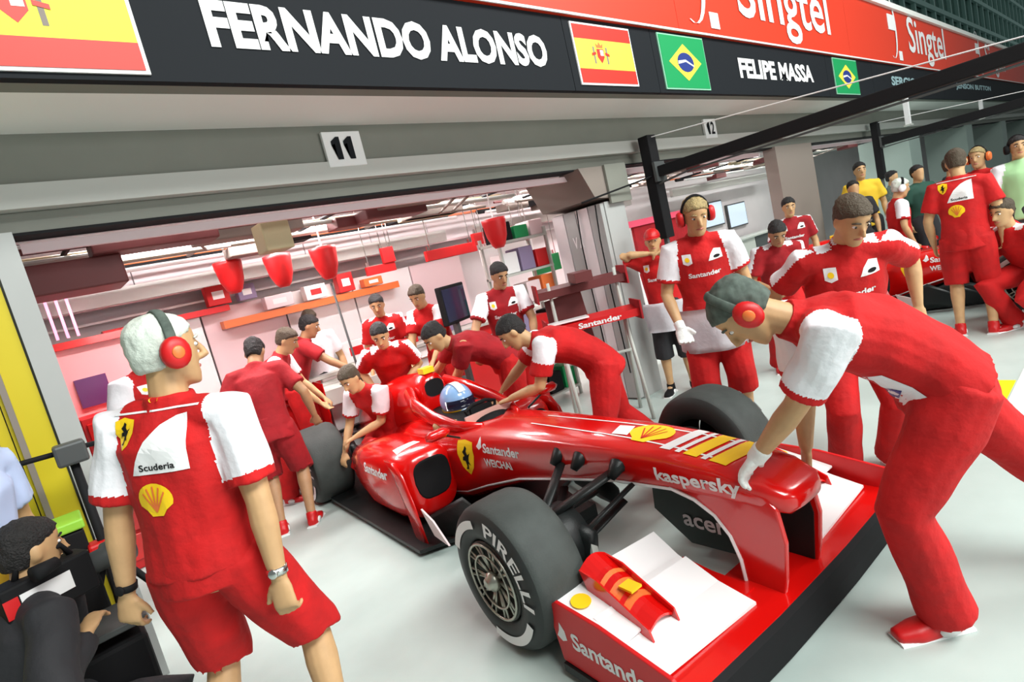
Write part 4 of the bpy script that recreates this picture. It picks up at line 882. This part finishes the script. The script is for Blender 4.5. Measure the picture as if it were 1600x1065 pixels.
# second and third garages, background people
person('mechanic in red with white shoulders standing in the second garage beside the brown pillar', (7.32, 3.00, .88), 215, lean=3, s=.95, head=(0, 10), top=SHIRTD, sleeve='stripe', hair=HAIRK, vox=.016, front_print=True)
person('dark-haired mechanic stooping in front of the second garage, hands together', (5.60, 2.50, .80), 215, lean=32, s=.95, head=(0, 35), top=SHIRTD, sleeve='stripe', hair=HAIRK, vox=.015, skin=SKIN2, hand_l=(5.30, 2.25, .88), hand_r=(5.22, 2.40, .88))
person('person in yellow shirt standing beyond the brown pillar', (10.15, 3.02, 1.02), 215, s=1.08, top=YELC, bottom=BLC, sleeve='none', hair=HAIRK, vox=.02)
person('man in white-shouldered red shirt with grey headset, third garage', (8.35, 2.15, .80), 300, lean=3, s=.93, head=(0, 15), sleeve='white', hair=HAIRG, headset=SIGNW, vox=.017)
person('fair-haired mechanic with orange headset behind the man in red shorts', (8.45, 1.32, .90), 160, lean=2, s=.98, head=(10, 0), sleeve='white', hair=HAIRB, headset=ORG, vox=.016)
person('onlooker in green and white with dark headset at the right edge', (8.30, .98, .93), 200, s=.96, top=mat('green_cotton', (.35, .6, .30), .8), bottom=BLC, sleeve='white', hair=HAIRK, headset=BLK, vox=.016)
person('mechanic in red crouching low at the right edge beside the second car', (6.95, .78, .48), 150, lean=35, s=.98, head=(0, 10), sleeve='stripe', hair=HAIRBR, vox=.014, foot_l=(6.8, .65, 0), foot_r=(6.75, .95, 0))
for i, (x, y, lab, m, hr_) in enumerate(((9.2, 2.85, 'onlooker in black at the dark post of the third garage', BLC, HAIRK), (9.9, 2.25, 'onlooker in dark green deep in the third garage', mat('dark_green_cotton', (.01, .06, .04), .8), HAIRK),
        (10.6, 1.95, 'dark-clothed person behind the man in red shorts, left of his head', BLC, HAIRBR), (11.6, 3.0, 'person in grey far inside the third garage', GREYC, HAIRK), (9.3, 1.75, 'red-shirted person half hidden behind the white-shouldered man', SHIRT, HAIRBR), (7.6, 5.3, 'mechanic in dark red at the back of the second garage', SHIRTD, HAIRK))):
    person(lab, (x, y, .88), 215 + i * 17, s=.95, top=m, bottom=BLC if i < 4 else SHIRTD, sleeve='none', hair=hr_, vox=.02, face=i > 3)
# far left: neighbours' crew
person('person in pale blue shirt and yellow trousers at the far left edge', (-.36, 3.14, .92), -30, lean=12, s=1.0, head=(0, 15), top=BLUEC, bottom=YELC, sleeve='none', hair=HAIRBR, vox=.014)
person('cameraman in black crouching at the lower left corner', (-.36, 2.80, .40), 20, lean=20, s=1.0, head=(0, 10), top=BLC, bottom=BLC, sleeve='none', sleeve_len=1.0, hair=HAIRK, vox=.011, skin=SKIN, shoes=BLK, hand_l=(-.10, 2.96, .85), hand_r=(-.10, 2.70, .73), foot_l=(-.15, 3.05, 0), foot_r=(-.2, 2.6, 0))
# ------------------------------------------------------------------ equipment
# shoulder camera of the cameraman
t = thing('video_camera', 'black video camera with a pale label held by the cameraman at the lower left', 'camera', (-.14, 2.84, .86), math.radians(20))
bevel(obj('camera_body', bx((-.17, -.06, -.02), (.12, .06, .14)), BLK, t), .01)
bm = bmesh.new(); tube(bm, [(.12, 0, .06), (.18, 0, .06), (.19, 0, .06), (.28, 0, .06)], [.045, .045, .06, .062], n=20); obj('lens', bm, DGREY, t, True)
bm = bmesh.new(); tube(bm, [(-.10, 0, .14), (-.08, 0, .19), (.06, 0, .19), (.08, 0, .14)], [.012] * 4, n=8); obj('handle', bm, BLK, t, True)
obj('label', bx((-.12, -.064, .03), (.04, -.061, .10)), SIGNW, t); obj('red_label', bx((-.17, -.064, .03), (-.125, -.061, .10)), REDG, t)
bm = bmesh.new(); tube(bm, [(.0, -.1, .16), (-.08, -.12, .16)], [.022, .03], n=12); obj('viewfinder', bm, BLK, t, True)
# tripod stand with red clamp and rolling base
t = thing('tripod_stand', 'black tripod stand with a red clamp between the cameraman and the grey-haired mechanic', 'stand', (.05, 3.30, 0))
bm = bmesh.new(); tube(bm, [(0, 0, .2), (0, 0, 1.32)], [.022, .018], n=10); obj('pole', bm, BLK, t, True)
for a in (20, 140, 260):
    a = math.radians(a); bm = bmesh.new(); tube(bm, [(0, 0, .85), (.42 * math.cos(a), .42 * math.sin(a), .02)], [.016, .014], n=8); l = obj('leg', bm, BLK, t, True)
    bm = bmesh.new(); tube(bm, [(.42 * math.cos(a), .42 * math.sin(a), 0), (.42 * math.cos(a), .42 * math.sin(a), .04)], [.025, .02], n=10); obj('rubber_foot', bm, DGREY, l, True)
bevel(obj('clamp', bx((-.06, -.05, .80), (.06, .05, .90)), REDG, t), .012)
bevel(obj('head', bx((-.06, -.05, 1.28), (.06, .05, 1.38)), DGREY, t), .012)
bm = bmesh.new(); tube(bm, [(-.38, .02, 1.36), (.10, 0, 1.34)], [.012, .012], n=8); obj('arm', bm, BLK, t, True)
# black trolley and wheels
t = thing('equipment_trolley', 'low black equipment trolley with thick castor wheels behind the cameraman', 'trolley', (-.02, 3.02, 0))
bevel(obj('case', bx((-.22, -.12, .14), (.10, .14, .55)), BLK, t), .02)
bevel(obj('tray', bx((-.24, -.14, .60), (.12, .16, .63)), DGREY, t), .006)
for x in (-.2, .08):
    for y in (-.12, .14):
        bm = bmesh.new(); tube(bm, [(x, y - .03, .08), (x, y + .03, .08)], [.08, .08], n=18); w_ = obj('castor_wheel', bm, TYS, t); bevel(w_, .012)
        bm = bmesh.new(); tube(bm, [(x, y - .033, .08), (x, y + .033, .08)], [.03, .03], n=12); obj('hub', bm, SILV, w_)
        if y > 0: obj('upright', bx((x - .012, y - .012, .1), (x + .012, y + .012, .62)), DGREY, t)
t = thing('spare_wheel', 'grey-black wheel lying against the trolley by the grey-haired man', 'wheel', (.02, 2.62, 0))
bm = bmesh.new(); lathe(bm, [(-.09, .10), (-.10, .18), (-.05, .205), (.05, .205), (.10, .18), (.09, .10)], 30, Matrix.Translation((0, 0, .205)) @ Matrix.Rotation(math.radians(70), 4, 'Z')); obj('tyre', bm, TYRE, t, True)
bm = bmesh.new(); lathe(bm, [(-.095, .095), (.095, .095)], 20, Matrix.Translation((0, 0, .205)) @ Matrix.Rotation(math.radians(70), 4, 'Z')); obj('rim', bm, RIM, t)
t = thing('equipment_box', 'lime green topped dark box behind the black tripod stand', 'box', (-.12, 3.75 - .35, .0))
bevel(obj('body', bx((-.2, -.1, 0), (.12, .12, .98)), BLK, t), .01); bevel(obj('lid', bx((-.21, -.11, .985), (.13, .13, 1.03)), mat('lime_plastic', (.30, .62, .05), .5), t), .008)
obj('latch', bx((-.06, -.125, .9), (.0, -.105, 1.0)), SILV, t)
# red framed cabinet with screens
t = thing('tool_cabinet', 'red cabinet with a dark screen and pink glass front at the left inside the garage', 'cabinet', (.50, 5.75, 0))
bevel(obj('body', bx((-.30, -.20, 0), (.30, .25, 1.30)), REDG, t), .01)
obj('back_panel', bx((-.30, .1, 1.30), (.30, .16, 1.86)), mat('pink_panel', (.85, .35, .36), .4), t); obj('screen', bx((-.24, .08, 1.36), (-.02, .098, 1.60)), SCREEN, t)
for i in range(5):
    d = bevel(obj('drawer', bx((-.27, -.225, .08 + i * .24), (.27, -.202, .29 + i * .24)), RED, t), .006); obj('handle', bx((-.15, -.245, .24 + i * .24), (.15, -.226, .26 + i * .24)), CHR, d)
obj('top_frame', bx((-.32, .06, 1.86), (.32, .18, 1.92)), RED, t); obj('side_frame', bx((-.34, .06, 1.30), (-.302, .18, 1.92)), RED, t)
t = thing('pink_strip_lamp', 'cluster of pink glowing strips at the left edge of the garage', 'lamp', (.25, 5.9, 1.95))
for i in range(3): obj('strip', bx((i * .07, 0, 0), (i * .07 + .02, .02, .36)), mat('pink_lamp', (1, .35, .55), .5, emit=1.0), t)
# back benches, white boards and red shelf rails along the back wall
rnd = random.Random(4)
t = thing('rear_workbench', 'long white workbench with orange-red rail along the back wall of the near garage', 'workbench', (2.6, 6.25, 0))
for i in range(5):
    c = bevel(obj('cabinet', bx((-2.0 + i * .85, -.25, 0), (-1.17 + i * .85, .25, .95)), (WHP, REDG, WHP, WHP, REDG)[i], t), .008); obj('handle', bx((-1.9 + i * .85, -.275, .80), (-1.3 + i * .85, -.255, .82)), CHR, c)
obj('worktop', bx((-2.05, -.28, .955), (2.3, .25, .99)), SILV, t)
for i in range(5): obj('back_board', bx((-2.0 + i * .85, .20, 1.0), (-1.17 + i * .85, .24, 1.95)), (WHP, WALLP, WHP, WHP, WALLP)[i], t)
obj('shelf_rail', bx((-1.0, .05, 1.72), (1.1, .19, 1.80)), ORG, t); obj('shelf_rail', bx((-2.0, .05, 1.90), (-.9, .19, 1.96)), REDG, t)
k = 0
looks = [('red', REDG), ('white', WHP), ('pink', WALLP), ('black', BLK), ('violet grey', mat('violet_plastic', (.25, .20, .33), .5)), ('orange', ORG), ('green', GRN)]
def parts_box(x, y, z, w, d, h, ci, where):
    nm, m = looks[ci]; t = thing('parts_bin', '%s parts bin %s' % (nm, where), 'box', (x, y, z))
    bevel(obj('bin', bx((-w / 2, -d / 2, 0), (w / 2, d / 2, h)), m, t), .008); obj('label', bx((-w / 4, -d / 2 - .004, h * .3), (w / 4, -d / 2 - .001, h * .7)), SIGNW if ci != 1 else REDG, t)
for i, (x, z, w, h, ci, wh) in enumerate(((1.62, 1.97, .22, .20, 0, 'highest at the left on the back board, round-fronted'), (1.90, 1.965, .18, .16, 4, 'beside the leftmost red bin on the back board'), (2.2, 1.81, .3, .14, 2, 'on the orange shelf rail, left end'), (2.62, 1.81, .25, .16, 1, 'on the orange shelf rail, second from the left end'),
        (3.0, 1.81, .2, .22, 0, 'in the middle of the orange shelf rail'), (3.35, 1.81, .25, .10, 5, 'at the right end of the orange shelf rail'), (2.0, .992, .3, .22, 0, 'on the worktop, left end'), (2.9, .992, .35, .25, 1, 'on the worktop, centre'), (3.6, .992, .3, .35, 0, 'on the worktop, centre right'), (4.2, .992, .35, .3, 4, 'on the worktop, right end'))):
    parts_box(x, 6.33, z, w, .12, h, ci, wh)
# red and white hanging boards on the right of the back wall
for i, (x, y, z, w, h, m, lab) in enumerate(((3.30, 5.9, 1.92, .38, .10, REDG, 'short red board leaning on the back wall right of the lamps'), (3.42, 5.88, 2.02, .16, .18, REDG, 'red block on top of the short red board'), (4.05, 5.5, 1.92, .75, .12, REDG, 'long red board below the lone red lamp'), (4.62, 5.3, 1.98, .75, .14, REDG, 'red board at the right end of the near garage'),
                                       (4.7, 5.25, 1.72, .85, .20, WHP, 'long white board under the red board at the right end'), (5.25, 5.2, 1.45, .5, .22, GRN, 'green and white crate stack in front of the side wall'))):
    t = thing('hanging_board', lab, 'board', (x, y, z)); bevel(obj('board', bx((-w / 2, 0, 0), (w / 2, .05, h)), m, t), .006); 
    for q in (-.4, .4): obj('hanging_rod', bx((w * q - .004, .01, h), (w * q + .004, .018, 2.86 - z)), CHR, t)
    for q in (-.4, .4): obj('bracket', bx((w * q - .01, .052, h * .3), (w * q + .01, .075, h + .05)), CHR, t)
# rack of coloured gear between the garages
t = thing('gear_rack', 'open rack stacked with green, white, red and violet gear behind the wing stand', 'rack', (4.35, 4.75, 0))
for x in (-.36, .36):
    for y in (-.15, .15): obj('post', bx((x - .015, y - .015, 0), (x + .015, y + .015, 2.0)), SILV, t)
for i in range(6): obj('shelf', bx((-.375, -.17, .1 + i * .36), (.375, .17, .125 + i * .36)), SILV, t)
for r_ in range(6):
    for c_ in range(3):
        ci = (r_ * 2 + c_ * 3) % 7; nm, m = looks[ci]
        o = bevel(obj('gear_case', bx((4.03 + c_ * .245, 4.62, .127 + r_ * .36), (4.24 + c_ * .245, 4.85, .127 + r_ * .36 + (.20 if r_ < 5 else .14) + .03 * ((r_ + c_) % 3))), m), .01)
        tag(o, '%s gear case, %s on the %s shelf of the open rack' % (nm, ('left', 'centre', 'right')[c_], ('bottom', 'second', 'third', 'fourth', 'fifth', 'top')[r_]), 'case')
# black monitor on a stand
t = thing('monitor', 'large black monitor on a grey arm behind the bent mechanics', 'monitor', (3.25, 4.62, 0), math.radians(25))
bevel(obj('casing', bx((-.24, -.03, 1.24), (.24, .03, 1.62)), BLK, t), .01); obj('screen', bx((-.22, -.034, 1.27), (.22, -.031, 1.59)), VISOR, t)
obj('stand', bx((-.03, 0, .02), (.03, .05, 1.24)), DGREY, t); obj('foot', bx((-.2, -.15, 0), (.2, .2, .03)), DGREY, t)
# spare front wing on a stand by the partition
t = thing('wing_stand', 'stand carrying two spare dark red front wings beside the partition wall', 'stand', (3.98, 3.58, 0), math.radians(-38))
for x in (-.30, .34):
    bm = bmesh.new(); tube(bm, [(x, .12, 0), (x, .0, 1.05), (x, .02, 1.42)], [.018, .018, .015], n=8); obj('leg', bm, SILV, t, True)
    bm = bmesh.new(); tube(bm, [(x, -.30, 0), (x, .0, .95)], [.018, .018], n=8); obj('leg', bm, SILV, t, True)
bm = bmesh.new(); tube(bm, [(-.32, 0, .62), (.36, 0, .62)], [.014, .014], n=8); obj('crossbar', bm, SILV, t, True)
for zz, m, dy in ((1.30, SHIRTD, .06), (.98, REDG, -.18)):
    bm = bmesh.new(); loft(bm, [[V((x, -.10 + dy, zz + .05)), V((x, -.02 + dy, zz + .035)), V((x, .16 + dy, zz + .07)), V((x, .16 + dy, zz + .055)), V((x, -.02 + dy, zz - .03)), V((x, -.10 + dy, zz - .02))] for x in (-.42, -.2, .2, .42)]); w_ = obj('spare_wing', bm, MAROON if dy > 0 else REDG, t)
    for s_ in (-1, 1): obj('wing_endplate', bx((min(s_ * .42, s_ * .435), -.14 + dy, zz - .05), (max(s_ * .42, s_ * .435), .2 + dy, zz + .12)), SHIRTD, w_)
    if dy < 0: obj('lettering', place(text_bm('Santander', .40, .05, .03), (0.05, -.102 + dy, zz + .015), (1, 0, 0), (0, 0, 1)), SIGNW, w_); obj('white_flap', bx((-.40, .0 + dy, zz + .06), (-.02, .14 + dy, zz + .075)), WHP, w_)
    else: obj('nose_cone', bx((-.08, -.3 + dy, zz + .07), (.08, .1 + dy, zz + .16)), MAROON, w_)
bm = bmesh.new(); prism(bm, [(-.36, .1, .7), (-.36, .1, 1.25), (.0, .1, 1.28), (.05, .1, .7)], (0, .03, 0)); obj('back_plate', bm, MAROON, t)
# second garage furniture
t = thing('red_partition_frame', 'bright red slanted frame and panel inside the second garage', 'frame', (6.2, 4.4, 0))
obj('panel', bx((-.1, 0, .5), (1.5, .04, 1.75)), SHIRTD, t); obj('top_rail', bx((-.25, -.03, 1.75), (1.6, .07, 1.83)), mat('pink_red_rail', (.85, .10, .18), .4), t)
bm = bmesh.new(); prism(bm, [(-.28, -.04, .4), (-.12, -.04, .4), (-.32, -.04, 1.8), (-.48, -.04, 1.8)], (0, .03, 0)); obj('slanted_post', bm, WHP, t)
bm = bmesh.new(); prism(bm, [(-.60, -.02, .4), (-.28, -.02, .4), (-.50, -.02, 1.7), (-.80, -.02, 1.7)], (0, .03, 0)); obj('slanted_panel', bm, REDG, t)
t = thing('second_workbench', 'grey workbench with pale boards across the back of the second garage', 'workbench', (6.7, 6.25, 0))
for i in range(4): c = obj('cabinet', bx((-1.7 + i * .85, -.25, 0), (-.88 + i * .85, .25, .95)), (WHP, REDG)[i % 2], t); obj('handle', bx((-1.6 + i * .85, -.275, .80), (-1.0 + i * .85, -.255, .82)), CHR, c)
obj('worktop', bx((-1.75, -.28, .955), (1.75, .25, .99)), SILV, t)
t = thing('third_bench', 'grey workbench in the third garage under pale screens', 'workbench', (12.2, 6.2, 0))
for i in range(5): obj('cabinet', bx((-2.3 + i * .9, -.25, 0), (-1.43 + i * .9, .25, .95)), (SILV, DGREY)[i % 2], t)
obj('worktop', bx((-2.35, -.28, .955), (2.3, .25, .99)), SILV, t)
for i, (x, z) in enumerate(((10.9, 1.6), (12.1, 1.65), (13.2, 1.5))):
    t = thing('wall_screen', '%s pale screen on the back wall of the third garage' % ('left', 'middle', 'right')[i], 'screen', (x, 6.55, z)); bevel(obj('casing', bx((-.45, 0, -.28), (.45, .06, .28)), DGREY, t), .01); obj('screen', bx((-.42, -.004, -.25), (.42, -.001, .25)), mat('pale_screen', (.55, .65, .75), .3, emit=.5), t)

# ---- overhead booms
def boom(X, Y0, Y1, Z, th, label):
    t = thing('service_boom', label, 'boom', (X, Y0, 0))
    bevel(obj('beam', bx((-th / 2, Y1 - Y0, Z - th / 2), (th / 2, 0, Z + th / 2)), BLK, t), .008)
    bevel(obj('mast', bx((-.075, -.06, 1.55), (.075, .06, Z + .38)), BLK, t), .008)
    obj('hinge', bx((-.09, -.09, Z - .1), (.09, -.061, Z + .1)), DGREY, t)
    bm = bmesh.new(); tube(bm, [(0, 0, Z + .36), (0, (Y1 - Y0) * .75, Z + .08)], [.006, .006], n=6); obj('tie_wire', bm, SIGNW, t)
    bm = bmesh.new(); tube(bm, [(-.03, 0, 2.1), (-.03, -.4, Z - th / 2 - .03), (-.03, (Y1 - Y0), Z - th / 2 - .02)], [.010] * 3, n=6); obj('air_hose', bm, DGREY, t)
    bm = bmesh.new(); tube(bm, [(0, 0, 0.02), (0, 0, 1.55)], [.03, .03], n=8); obj('lower_post', bm, DGREY, t)
    return t
boom(5.27, 3.42, -.6, 2.23, .105, 'near black overhead service boom reaching out over the pit apron')
boom(12.7, 3.42, -.6, 2.22, .14, 'far black overhead service boom in front of the third garage')
bm = bmesh.new(); tube(bm, [(4.60, 3.4, 2.16), (3.8, 3.42, 2.02), (3.2, 3.55, 2.0)], [.008] * 3, n=6)
bm.free()
# cable from the beam to the boom, sagging
bm = bmesh.new(); tube(bm, [(4.2, YF - .06, 2.07), (4.6, YF - .08, 2.12), (5.2, 3.4, 2.2)], [.010] * 3, n=6); tag(obj('sagging_cable', bm, BLK, None, True), 'thin black cable sagging between the brown casing and the near boom', 'cable')
# white light stick under the sign board
for x in (13.0, 20.0):
    t = thing('hanging_post', 'slim white post hanging under the name board %s' % ('nearer the camera' if x < 14 else 'farther along'), 'post', (x, 2.97, 2.405)); obj('post', bx((-.04, -.04, 0), (.04, .04, .47)), SIGNW, t); obj('cap', bx((-.06, -.06, -.03), (.06, .06, 0)), SILV, t)
